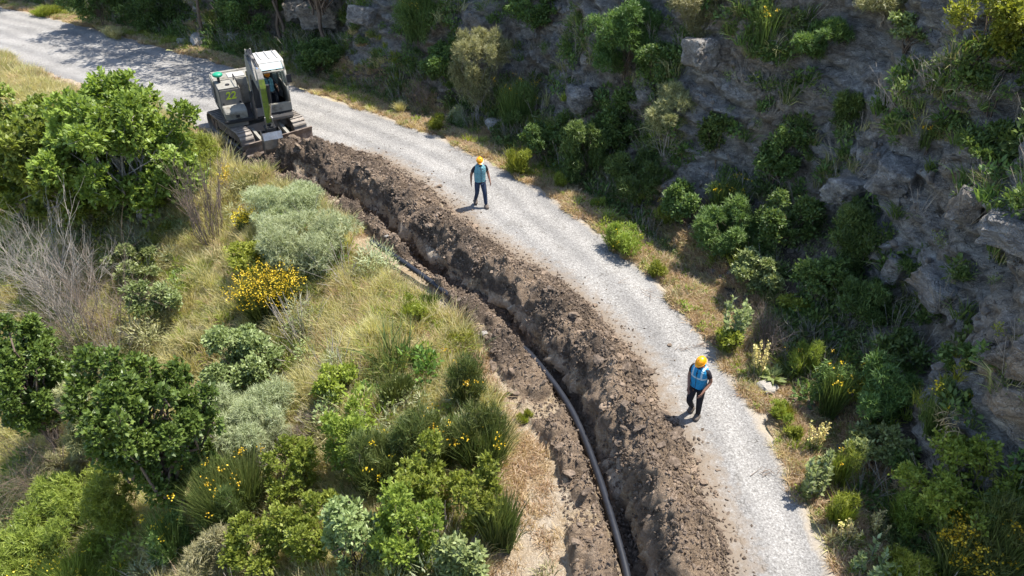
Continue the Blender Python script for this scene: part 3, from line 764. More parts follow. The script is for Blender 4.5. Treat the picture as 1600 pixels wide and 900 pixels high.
plant(0, 660, 110, 800, 'twig_brown', 'tangle of dead brown twigs under the oak at the left edge', 'shrub', name='bare_shrub')
plant(60, 690, 150, 770, 'olive', 'olive-green bush at the foot of the forked trunk', 'shrub')
plant(490, 560, 575, 645, 'lime', 'leafy green bush above the brown dead patch on the slope', 'shrub')
plant(585, 572, 652, 650, 'rush', 'round dark green bush left of the flowering broom by the path', 'shrub')
plant(688, 548, 760, 655, 'broom', 'tall yellow-flowering broom standing by the sandy path', 'shrub', name='broom_bush')
plant(598, 630, 735, 760, 'broom_few', 'wide rush-green broom with few flowers left of the path', 'shrub', name='broom_bush')
plant(700, 628, 805, 750, 'broom', 'rush-green broom with yellow tips leaning over the sandy path', 'shrub', name='broom_bush')
plant(540, 668, 640, 790, 'broom', 'shaded broom with yellow flowers between the lime-green bushes', 'shrub', name='broom_bush')
plant(385, 655, 455, 725, 'feather', 'round pale grey-green cushion bush left of the stony bare patch', 'shrub')
plant(500, 640, 600, 765, 'mastic', 'dark lime-green bush left of the wide broom', 'shrub')
plant(400, 690, 500, 800, 'mastic', 'yellow-green bush below the stony bare patch', 'shrub')
plant(615, 700, 735, 830, 'mastic', 'lime-green bush with lit dome below the wide broom', 'shrub')
plant(705, 720, 790, 860, 'mastic', 'light green leafy bush near the sandy path, above the rushes', 'shrub')
plant(425, 770, 550, 900, 'mastic', 'yellowish green bush in the front row, second from the oak', 'shrub')
plant(505, 790, 600, 930, 'leafy_silver', 'silvery green leafy bush at the bottom edge', 'shrub')
plant(575, 770, 690, 920, 'mastic', 'lime-green bush at the bottom edge below the lit dome', 'shrub')
plant(670, 830, 760, 940, 'leafy_silver', 'grey-green leafy bush at the bottom edge left of the rushes', 'shrub')
plant(745, 760, 822, 870, 'rush', 'dark green rush-like clump spilling over the sandy path', 'shrub')
plant(345, 810, 450, 930, 'mastic', 'green bush at the bottom edge left of the yellowish one', 'shrub')
plant(290, 705, 420, 850, 'broom', 'large arching broom with yellow flowers right of the big oak', 'shrub', name='broom_bush')
plant(215, 790, 300, 900, 'broom_dark', 'shadowed broom with yellow flowers under the big oak', 'shrub', name='broom_bush')
plant(290, 830, 380, 930, 'olive', 'dull olive feathery bush at the bottom edge below the arching broom', 'shrub')
plant(15, 755, 170, 880, 'feather_green', 'fresh green feathery bush in the lower left', 'shrub')
plant(130, 730, 210, 850, 'feather_green', 'light green bush tucked against the foot of the big oak', 'shrub')
plant(50, 845, 225, 960, 'broom_lime', 'yellow-green broom on the bottom edge at left', 'shrub', name='broom_bush')
plant(-40, 840, 80, 950, 'feather_green', 'green feathery bush in the bottom left corner', 'shrub')
plant(612, 455, 672, 512, 'tuft', 'green grass clump beside the pipe end on the ground', 'grass clump')
plant(648, 445, 692, 485, 'rush', 'dark rush tuft under the black pipe', 'grass clump')
plant(690, 505, 745, 550, 'tuft', 'fresh green tuft by the low spoil left of the trench', 'grass clump')
plant(806, 640, 832, 662, 'tuft', 'tiny green tuft alone on the sandy path', 'grass clump')
plant(455, 645, 520, 700, 'twig_brown', 'small dead reddish-brown bush on the bare patch', 'shrub', name='bare_shrub')
plant(560, 480, 620, 545, 'grass', 'dark seed-headed grass clump in the middle of the slope', 'grass clump')
plant(225, 345, 275, 390, 'tuft_yellow', 'yellow-green tuft next to the reddish dead twigs', 'grass clump')
plant(210, 375, 262, 420, 'twig_brown', 'little dead reddish bush beside the tall broad-leaved tree', 'shrub', name='bare_shrub')
# road verge, right
plant(663, 172, 703, 208, 'tuft', 'bright green tuft on the orange verge above the first worker', 'grass clump')
plant(698, 168, 735, 200, 'feather', 'pale spiky grass tuft beside the bright green one', 'grass clump')
plant(600, 150, 645, 182, 'grass', 'dull green tuft at the road edge right of the excavator', 'grass clump')
plant(783, 222, 838, 278, 'tuft', 'bright green weed clump right of the worker with the yellow helmet in jeans', 'grass clump')
plant(861, 266, 890, 298, 'tuft', 'small vivid green clump at the road edge in front of dark bushes', 'grass clump')
plant(922, 306, 948, 332, 'tuft_yellow', 'small green tuft in the row between the vivid clump and the gravel pocket', 'grass clump')
plant(950, 365, 998, 398, 'tuft_yellow', 'low yellow-green patch of weeds on the golden verge', 'grass clump')
plant(1008, 404, 1048, 436, 'tuft', 'round green tuft on the golden grass at the road edge', 'grass clump')
plant(1025, 300, 1070, 352, 'tuft_yellow', 'yellow-lit weed in front of the dark thicket', 'grass clump')
plant(1118, 438, 1180, 548, 'mullein', 'tall mullein with pale round leaves at the road edge', 'wildflower', hf=.8)
plant(1120, 490, 1176, 560, 'lime', 'green leafy weeds round the foot of the tall mullein', 'shrub', hf=.7)
plant(1175, 512, 1208, 595, 'spike', 'pale yellow flower spike plant right of the tall mullein', 'wildflower', hf=.8)
plant(1190, 562, 1228, 602, 'rosette', 'grey-green leaf rosette above the white boulder', 'wildflower')
plant(1204, 620, 1250, 662, 'tuft', 'bright green cushion below the white boulder', 'grass clump')
plant(1222, 655, 1258, 690, 'tuft', 'smaller green cushion under the bright one', 'grass clump')
plant(1262, 640, 1298, 712, 'spike', 'pale yellow flower spikes right of the green cushions', 'wildflower', hf=.8)
plant(1242, 690, 1315, 785, 'mullein', 'bushy mullein with many pale stalks beside the road', 'wildflower', hf=.8)
plant(1295, 690, 1345, 770, 'tuft_yellow', 'yellow-green weeds right of the bushy mullein', 'grass clump')
plant(1290, 765, 1345, 830, 'tuft', 'fresh green weeds in the verge below the bushy mullein', 'grass clump')
plant(1310, 800, 1350, 860, 'spike', 'pale yellow spikes leaning over the verge grass', 'wildflower', hf=.8)
plant(1362, 785, 1395, 850, 'spike', 'yellow flower spikes at the edge of the shade', 'wildflower', hf=.8)
plant(1320, 825, 1410, 915, 'mullein', 'leafy grey-green thistle patch at the bottom edge', 'wildflower', name='thistle', hf=.6)
plant(1380, 850, 1455, 930, 'tuft', 'bright green weeds at the bottom edge next to the thistle', 'grass clump')
plant(1232, 520, 1290, 600, 'tuft_yellow', 'yellow-green weeds in half shade behind the grey-green rosette', 'grass clump')
plant(1205, 448, 1275, 495, 'lime', 'sunlit lime-green bush standing out of the shade', 'shrub')
plant(1150, 475, 1235, 560, 'twig_brown', 'brown dry bush right of the tall mullein', 'shrub', name='bare_shrub')
# bank below the cliff, in the shade
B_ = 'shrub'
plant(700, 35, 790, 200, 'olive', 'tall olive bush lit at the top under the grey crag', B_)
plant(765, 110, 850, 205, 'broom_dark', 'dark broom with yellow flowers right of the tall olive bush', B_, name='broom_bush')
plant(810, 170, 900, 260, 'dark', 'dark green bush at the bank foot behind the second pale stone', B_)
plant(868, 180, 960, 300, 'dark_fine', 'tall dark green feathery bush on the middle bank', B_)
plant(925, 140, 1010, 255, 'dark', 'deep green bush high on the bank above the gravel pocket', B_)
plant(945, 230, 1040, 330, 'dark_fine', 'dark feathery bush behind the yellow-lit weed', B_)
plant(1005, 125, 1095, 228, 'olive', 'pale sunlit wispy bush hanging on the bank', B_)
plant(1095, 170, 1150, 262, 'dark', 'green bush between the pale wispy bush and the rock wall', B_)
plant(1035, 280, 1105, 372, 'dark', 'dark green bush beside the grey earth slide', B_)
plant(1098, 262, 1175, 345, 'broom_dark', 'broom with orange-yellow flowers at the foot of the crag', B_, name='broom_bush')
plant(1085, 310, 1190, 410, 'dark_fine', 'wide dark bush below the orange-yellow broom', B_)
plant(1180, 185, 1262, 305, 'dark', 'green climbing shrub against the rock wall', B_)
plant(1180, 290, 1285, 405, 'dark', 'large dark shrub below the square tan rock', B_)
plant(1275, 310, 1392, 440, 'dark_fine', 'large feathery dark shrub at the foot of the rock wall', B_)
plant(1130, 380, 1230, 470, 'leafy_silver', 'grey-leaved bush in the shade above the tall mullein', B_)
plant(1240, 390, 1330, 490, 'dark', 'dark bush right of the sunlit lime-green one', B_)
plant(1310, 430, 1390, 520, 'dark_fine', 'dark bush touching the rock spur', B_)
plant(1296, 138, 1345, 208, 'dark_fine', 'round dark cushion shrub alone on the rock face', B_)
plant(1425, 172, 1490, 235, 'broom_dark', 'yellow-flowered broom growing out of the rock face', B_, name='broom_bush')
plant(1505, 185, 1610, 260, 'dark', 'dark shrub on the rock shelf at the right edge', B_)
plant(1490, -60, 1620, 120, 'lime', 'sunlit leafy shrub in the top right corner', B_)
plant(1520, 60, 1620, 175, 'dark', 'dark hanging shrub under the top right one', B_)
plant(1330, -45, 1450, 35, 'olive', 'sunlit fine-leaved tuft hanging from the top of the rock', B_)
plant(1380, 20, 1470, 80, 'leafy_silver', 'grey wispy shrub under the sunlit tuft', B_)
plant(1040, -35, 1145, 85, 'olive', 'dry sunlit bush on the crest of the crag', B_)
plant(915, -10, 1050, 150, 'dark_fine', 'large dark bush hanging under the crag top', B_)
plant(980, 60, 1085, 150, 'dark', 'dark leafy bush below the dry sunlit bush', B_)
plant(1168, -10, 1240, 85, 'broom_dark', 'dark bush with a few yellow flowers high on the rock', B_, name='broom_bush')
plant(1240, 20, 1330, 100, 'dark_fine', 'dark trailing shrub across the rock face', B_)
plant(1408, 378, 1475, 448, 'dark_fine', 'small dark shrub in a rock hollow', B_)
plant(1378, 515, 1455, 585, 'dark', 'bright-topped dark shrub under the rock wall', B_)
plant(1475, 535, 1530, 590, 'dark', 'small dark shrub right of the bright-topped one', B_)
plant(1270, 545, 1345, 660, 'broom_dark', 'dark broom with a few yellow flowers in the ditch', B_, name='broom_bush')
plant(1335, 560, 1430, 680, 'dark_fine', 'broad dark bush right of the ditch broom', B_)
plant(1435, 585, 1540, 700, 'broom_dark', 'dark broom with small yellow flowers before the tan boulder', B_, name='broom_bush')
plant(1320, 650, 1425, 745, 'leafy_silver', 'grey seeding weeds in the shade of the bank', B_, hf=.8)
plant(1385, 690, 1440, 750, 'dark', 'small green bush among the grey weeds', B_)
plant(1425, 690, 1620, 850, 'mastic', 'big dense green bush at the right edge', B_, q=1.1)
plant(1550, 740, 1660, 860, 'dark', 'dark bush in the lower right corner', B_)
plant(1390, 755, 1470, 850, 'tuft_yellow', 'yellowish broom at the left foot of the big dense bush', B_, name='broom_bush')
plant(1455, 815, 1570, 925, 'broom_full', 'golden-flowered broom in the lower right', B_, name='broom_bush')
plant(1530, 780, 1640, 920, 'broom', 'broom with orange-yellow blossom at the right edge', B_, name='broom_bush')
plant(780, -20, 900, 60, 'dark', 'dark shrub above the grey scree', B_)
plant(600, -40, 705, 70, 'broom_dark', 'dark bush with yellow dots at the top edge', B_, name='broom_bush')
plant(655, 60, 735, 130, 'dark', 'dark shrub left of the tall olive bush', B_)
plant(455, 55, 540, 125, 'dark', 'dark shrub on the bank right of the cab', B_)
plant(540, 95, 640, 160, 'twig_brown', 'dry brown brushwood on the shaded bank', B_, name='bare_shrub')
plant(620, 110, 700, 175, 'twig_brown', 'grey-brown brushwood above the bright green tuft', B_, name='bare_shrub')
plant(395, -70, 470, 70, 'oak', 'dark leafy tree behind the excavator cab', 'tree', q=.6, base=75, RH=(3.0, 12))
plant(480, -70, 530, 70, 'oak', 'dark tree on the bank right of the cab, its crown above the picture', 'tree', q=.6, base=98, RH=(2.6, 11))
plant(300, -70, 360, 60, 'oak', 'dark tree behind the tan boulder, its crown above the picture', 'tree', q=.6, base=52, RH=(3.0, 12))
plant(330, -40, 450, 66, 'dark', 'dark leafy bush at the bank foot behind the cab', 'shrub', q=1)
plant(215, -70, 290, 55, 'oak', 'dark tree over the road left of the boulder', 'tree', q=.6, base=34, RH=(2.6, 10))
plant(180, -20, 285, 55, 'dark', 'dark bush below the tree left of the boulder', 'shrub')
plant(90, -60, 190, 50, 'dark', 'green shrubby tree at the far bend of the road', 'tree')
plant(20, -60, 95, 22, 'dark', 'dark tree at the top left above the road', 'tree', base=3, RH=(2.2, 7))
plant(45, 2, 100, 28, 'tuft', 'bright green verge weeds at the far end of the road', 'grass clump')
plant(150, 35, 205, 62, 'grass', 'verge weeds below the dark tree', 'grass clump')
open('/tmp/tris','w').write(str(NTRI[0])) if False else None
# ------------------------------------------------------------------ grass and undergrowth (uncountable)
def ground_z(x, y, t, s):
    return np.array([drop(a_, b_, 25) for a_, b_ in zip(x.tolist(), y.tolist())])
pa_, pb_ = G(574, 384), G(730, 482)
def off_pipe(x, y):
    """trampled ground where the pipe lies"""
    d = pb_ - pa_; u = np.clip(((x - pa_[0]) * d[0] + (y - pa_[1]) * d[1]) / (d @ d), 0, 1)
    return np.hypot(x - pa_[0] - d[0] * u, y - pa_[1] - d[1] * u) > .50
vis = lambda x, y: off_pipe(x, y) & (y > 3.0) & (np.abs(x) < .70 * (y * .82 + 8.5)) & (churnf(x, y) < .42)
def grass_proto(name, mat, seed, n, rad, h, wd, spread, droop):
    r = rs(seed); a = r.uniform(0, 6.28, n); q = r.random(n) ** .6 * rad; base = np.stack([np.cos(a) * q, np.sin(a) * q, np.full(n, -.02)], 1)
    a2 = r.uniform(0, 6.28, n); sp = spread * r.random(n); D = np.stack([np.cos(a2) * sp + base[:, 0] / rad * .35, np.sin(a2) * sp + base[:, 1] / rad * .35, np.ones(n)], 1)
    V, Q, Tn, A, tip = blades_at(r, base, D, np.full(n, h), wd, np.clip(r.normal(.5, .2, n), 0, 1), droop)
    return mesh_np(name, V, [Q, Tn], L[mat], {'rnd': A}, link=False)
def leaf_proto(name, mat, seed, n, rad, h, ll, lw):
    r = rs(seed); C = sph(r, 7) * np.array([rad * .6, rad * .6, h * .3]) + np.array([0, 0, h * .45]); k = r.integers(0, 7, n)
    P = C[k] + sph(r, n) * rad * .45 * r.uniform(.5, 1, n)[:, None]; P[:, 2] = np.maximum(P[:, 2], .01)
    V, F, A = leaves_at(r, P, unit(P - C[k]) + sph(r, n) * .7 + np.array([0, 0, .5]), ll, lw, np.clip(r.normal(.45, .2, n) + .15 * (r.random(7)[k] - .5), 0, 1))
    return mesh_np(name, V, [F], L[mat], {'rnd': A}, link=False)
def stems_proto(name, seed, n, rad, h):
    r = rs(seed); segs = []
    for k in range(n):
        a = r.uniform(0, 6.28); q = rad * r.random(); b = np.array([math.cos(a) * q * .4, math.sin(a) * q * .4, -.02]); e_ = np.array([math.cos(a) * q * 1.4, math.sin(a) * q * 1.4, h * r.uniform(.5, 1)])
        segs.append((b, e_, .006, .003)); segs.append((b + (e_ - b) * .6, e_ + r.normal(size=3) * .08, .004, .002))
    W, WF = tubes(segs, 3); return mesh_np(name, W, [WF], M['grey_bark'], link=False)
GP = {
 'meadow': [grass_proto('grass_tuft', 'meadow', 900 + k, 70, .16, .52, .012, .5, .35) for k in range(3)] + [grass_proto('grass_tuft', 'lime', 910, 60, .15, .42, .014, .5, .4), grass_proto('grass_tuft', 'olive', 912, 60, .15, .46, .013, .5, .4), grass_proto('grass_tuft', 'straw', 911, 60, .15, .46, .012, .5, .4), grass_proto('grass_tuft', 'meadow', 914, 60, .15, .5, .012, .5, .4)],
 'green': [grass_proto('grass_tuft', 'lime', 920 + k, 44, .12, .36, .02, .5, .4) for k in range(2)] + [leaf_proto('weed', 'bright', 925, 60, .16, .22, .07, .035), grass_proto('grass_tuft', 'bright', 926, 40, .1, .28, .02, .5, .4)],
 'straw': [grass_proto('straw_tuft', 'straw', 930 + k, 40, .13, .17, .013, 1.0, .5) for k in range(3)],
 'straw_green': [grass_proto('straw_tuft', 'straw', 933 + 40 * k, 48, .14, .21, .013, .9, .5) for k in range(7)] + [grass_proto('grass_tuft', 'meadow', 938, 44, .14, .22, .013, .8, .5), grass_proto('grass_tuft', 'olive', 934, 40, .13, .22, .015, .8, .5), leaf_proto('weed', 'lime', 935, 40, .12, .12, .06, .03)],
 'under': [leaf_proto('weed', 'shade', 940 + k, 110, .22, .32, .10, .045) for k in range(2)] + [grass_proto('grass_tuft', 'shade', 943, 44, .14, .42, .022, .7, .5), leaf_proto('weed', 'silver', 944, 130, .2, .3, .055, .02), stems_proto('dry_stems', 945, 9, .25, .6), grass_proto('grass_tuft', 'olive', 946, 36, .14, .45, .016, .7, .5)],
 'scrub': [leaf_proto('low_bush', 'lime', 950, 260, .36, .55, .09, .04), leaf_proto('low_bush', 'olive', 951, 340, .36, .55, .12, .02), leaf_proto('low_bush', 'feather', 952, 340, .36, .5, .12, .018), leaf_proto('low_bush', 'silver', 953, 420, .34, .5, .055, .028), grass_proto('low_bush', 'rush', 954, 160, .2, .7, .018, .7, .4), leaf_proto('low_bush', 'oak', 955, 340, .34, .5, .08, .045), stems_proto('dry_stems', 956, 16, .35, .8)],
}
def strew(name, n, box, dens, key, seed, smin=.6, smax=1.4, xy=False, lift=0.0):
    r = rs(seed)
    if xy: x = r.uniform(box[0], box[1], n); y = r.uniform(box[2], box[3], n); t, s = ts(x, y)
    else: t = r.uniform(box[0], box[1], n); s = r.uniform(box[2], box[3], n); x, y = at(t, s)
    k = (r.random(n) < dens(x, y, t, s)) & vis(x, y); x, y, t, s = x[k], y[k], t[k], s[k]; z = ground_z(x, y, t, s) + lift; n = len(x)
    sc = (r.uniform(smin, smax, n) * (1 + .35 * fbm(c3(x * .9, y * .9, seed), 2, seed)))[:, None] * np.stack([np.ones(n), np.ones(n), r.uniform(.8, 1.2, n)], 1)
    rt = np.stack([r.normal(size=n) * .12, r.normal(size=n) * .12, r.uniform(0, 6.28, n)], 1)
    return instancer(name, c3(x, y, z), sc, rt, GP[key], seed)
t_bare = float(ts(*G(770, 585))[0][0])
def d_slope(x, y, t, s):
    lim = np.where(t > t_bare + 1.2, lspf(t) - .12, ledge(t) + .2 + .5 * fbm(c3(x, y, 3), 2, 302)); lim = np.where(t > T_DIG + .5, ledge(t) + .6, lim)
    return np.where(s < lim, np.clip(.75 + fbm(c3(x * .5, y * .5, 3), 3, 301) * 1.1, .25, 1), 0)
strew('meadow_grass', 60000, (-24, 2, 3, 36), d_slope, 'meadow', 5, .65, 1.35, True)
strew('green_grass', 26000, (-24, 2, 3, 36), lambda x, y, t, s: np.where(s < lspf(t) - .3, np.clip(fbm(c3(x * .7, y * .7, 3), 3, 331) * 2.2, 0, 1), 0) * ((s < ledge(t) + .1) | (t > t_bare)), 'green', 6, .6, 1.3, True)
strew('dry_grass', 16000, (T0 - 1, TT[-1] - 1, -9, -4.5), lambda x, y, t, s: np.where(s < np.where(t > T_DIG + .6, -4.9, lspf(t) - .08), np.clip(.40 + fbm(c3(x * .8, y * .8, 5), 3, 321) * 1.5, 0, 1), 0), 'straw', 7, .6, 1.3)
strew('path_weeds', 2600, (T0 - 1, TT[-1] - 1, -7, -4.6), lambda x, y, t, s: np.where(s < np.where(t > T_DIG + .6, -4.9, lspf(t) - .1), np.clip(fbm(c3(x * .9, y * .9, 6), 3, 322) * 2, 0, 1), 0), 'straw_green', 17, .7, 1.3)
ve = lambda t: .0 + .12 * np.sin(t * 2.3) + .1 * np.sin(t * 5.1)
strew('verge_dry_grass', 24000, (6, TT[-1] - 1, -.15, 1.9), lambda x, y, t, s: np.where(s > ve(t), np.clip(.85 + fbm(c3(x * 1.1, y * 1.1, 5), 3, 361) * 1.1, .3, 1), 0), 'straw_green', 8, .6, 1.3)
strew('verge_weeds', 7000, (6, TT[-1] - 1, .15, 2.4), lambda x, y, t, s: np.clip(fbm(c3(x * .9, y * .9, 2), 3, 381) * 2.4 - .3 + .35 * (y < 13), 0, 1), 'green', 9, .5, 1.3)
strew('verge_tall_grass', 5000, (6, 15, .35, 2.6), lambda x, y, t, s: np.clip(.5 + fbm(c3(x * 1.2, y * 1.2, 2), 3, 383) * 2, 0, 1), 'meadow', 19, .5, .9)
strew('verge_green_cover', 2200, (6, 17, .6, 3.2), lambda x, y, t, s: np.clip(.5 + fbm(c3(x * 1.2, y * 1.2, 2), 3, 385) * 2, 0, 1), 'green', 29, .7, 1.5)
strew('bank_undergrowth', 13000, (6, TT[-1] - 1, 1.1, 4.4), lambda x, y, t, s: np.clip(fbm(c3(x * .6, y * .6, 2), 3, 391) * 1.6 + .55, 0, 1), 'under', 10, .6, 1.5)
def on_cliff(n, seed, thr):
    """points in patches over the rock face"""
    r = rs(seed); i = r.integers(0, CL.shape[0], n); j = r.integers(40, 152, n); P = CL[i, j]
    f = fbm(P * np.array([.45, .45, .55]), 3, seed + 1) + .35 * fbm(P * 1.6, 2, seed + 2); k = (f > thr) & (P[:, 2] < 8) & vis(P[:, 0], P[:, 1])
    P = P[k]; n = len(P); return P, r
P, r = on_cliff(24000, 71, .27)
n = len(P); instancer('rock_face_scrub', P - np.array([0, 0, .08]), r.uniform(.6, 1.5, (n, 1)) * np.ones((n, 3)), np.stack([r.normal(size=n) * .3, r.normal(size=n) * .3, r.uniform(0, 6.28, n)], 1), GP['under'], 72)
def d_scrub(x, y, t, s):
    lowleft = sstep(14, 9, y) * .55 + sstep(-9, -13, x) * .35
    return np.where(s < ledge(t) - .5, np.clip(fbm(c3(x * .55, y * .55, 2), 3, 431) * 1.6 + .02 + lowleft, 0, .9), 0)
strew('slope_scrub', 6500, (-24, 2, 3, 34), d_scrub, 'scrub', 14, .7, 1.6, True)
# ------------------------------------------------------------------ hard-surface helpers
def bm_obj(name, bm, mat, parent=None, smooth=False, bev=0):
    if bev: bmesh.ops.bevel(bm, geom=[e_ for e_ in bm.edges], offset=bev, segments=2, affect='EDGES', clamp_overlap=True)
    bmesh.ops.recalc_face_normals(bm, faces=bm.faces)
    me = bpy.data.meshes.new(name); bm.to_mesh(me); bm.free()
    if smooth:
        for p in me.polygons: p.use_smooth = True
    me.materials.append(mat); o = bpy.data.objects.new(name, me); COL.objects.link(o)
    if parent: o.parent = parent
    return o
def b_box(bm, x0, x1, y0, y1, z0, z1, m=None):
    v = [bm.verts.new((a, b, c)) for a in (x0, x1) for b in (y0, y1) for c in (z0, z1)]
    for f in ((0, 1, 3, 2), (4, 6, 7, 5), (0, 4, 5, 1), (2, 3, 7, 6), (0, 2, 6, 4), (1, 5, 7, 3)): bm.faces.new([v[i] for i in f])
    if m: bmesh.ops.transform(bm, matrix=m, verts=v)
    return v
def b_prism(bm, pts, y0, y1):
    """polygon in the x-z plane extruded along y"""
    a = [bm.verts.new((p[0], y0, p[1])) for p in pts]; b = [bm.verts.new((p[0], y1, p[1])) for p in pts]
    bm.faces.new(a); bm.faces.new(b[::-1]); n = len(pts)
    for i in range(n): bm.faces.new([a[i], a[(i + 1) % n], b[(i + 1) % n], b[i]])
    return a + b
def b_tube(bm, p0, p1, r0, r1=None, n=12):
    r1 = r0 if r1 is None else r1; p0, p1 = Vector(p0), Vector(p1); d = p1 - p0
    m = Matrix.Translation((p0 + p1) / 2) @ d.to_track_quat('Z', 'Y').to_matrix().to_4x4()
    bmesh.ops.create_cone(bm, cap_ends=True, segments=n, radius1=r0, radius2=r1, depth=d.length, matrix=m)
def NB(): return bmesh.new()

M['cream'] = simple('cream_machine_paint', (.235, .222, .19), .6, var=.2, scale=3, dirt=(.10, .082, .062))
M['white_paint'] = simple('white_roof_paint', (.38, .37, .345), .45, var=.08, scale=4, dirt=(.36, .33, .29))
M['panel_grey'] = simple('grey_brown_panel', (.17, .155, .14), .6, var=.15, scale=4, dirt=(.19, .16, .13))
M['boompaint'] = simple('grimy_boom_paint', (.17, .16, .14), .6, var=.25, scale=5, dirt=(.045, .04, .035))
M['limepaint'] = simple('worn_lime_paint', (.16, .21, .03), .6, var=.3, scale=9, dirt=(.09, .085, .05))
M['black'] = simple('black_rubber', (.022, .022, .024), .6, var=.3, scale=8)
M['steel'] = simple('worn_steel', (.24, .235, .23), .38, .75, var=.25, scale=6, dirt=(.20, .16, .12))
M['chrome'] = simple('piston_rod', (.62, .64, .68), .15, 1.0, var=.05)
M['trackshoe'] = simple('dusty_track_steel', (.22, .195, .17), .7, .3, var=.25, scale=6, dirt=(.20, .155, .115))
M['bladem'] = simple('rusty_dozer_blade', (.15, .115, .095), .7, .2, var=.3, scale=5, dirt=(.33, .27, .22))
M['greencap'] = simple('green_plastic', (.02, .25, .14), .4, var=.05)
M['seat'] = simple('seat_fabric', (.05, .05, .055), .9)
gm, gb = newmat('cab_glass'); gb.inputs['Base Color'].default_value = (.75, .86, .86, 1); gb.inputs['Roughness'].default_value = .05
gb.inputs['Transmission Weight'].default_value = .85; gb.inputs['IOR'].default_value = 1.25; gb.inputs['Specular IOR Level'].default_value = .6
M['glass'] = gm
gm2, gb2 = newmat('dusty_roof_glass'); gb2.inputs['Base Color'].default_value = (.32, .44, .46, 1); gb2.inputs['Roughness'].default_value = .25
M['dustyglass'] = gm2

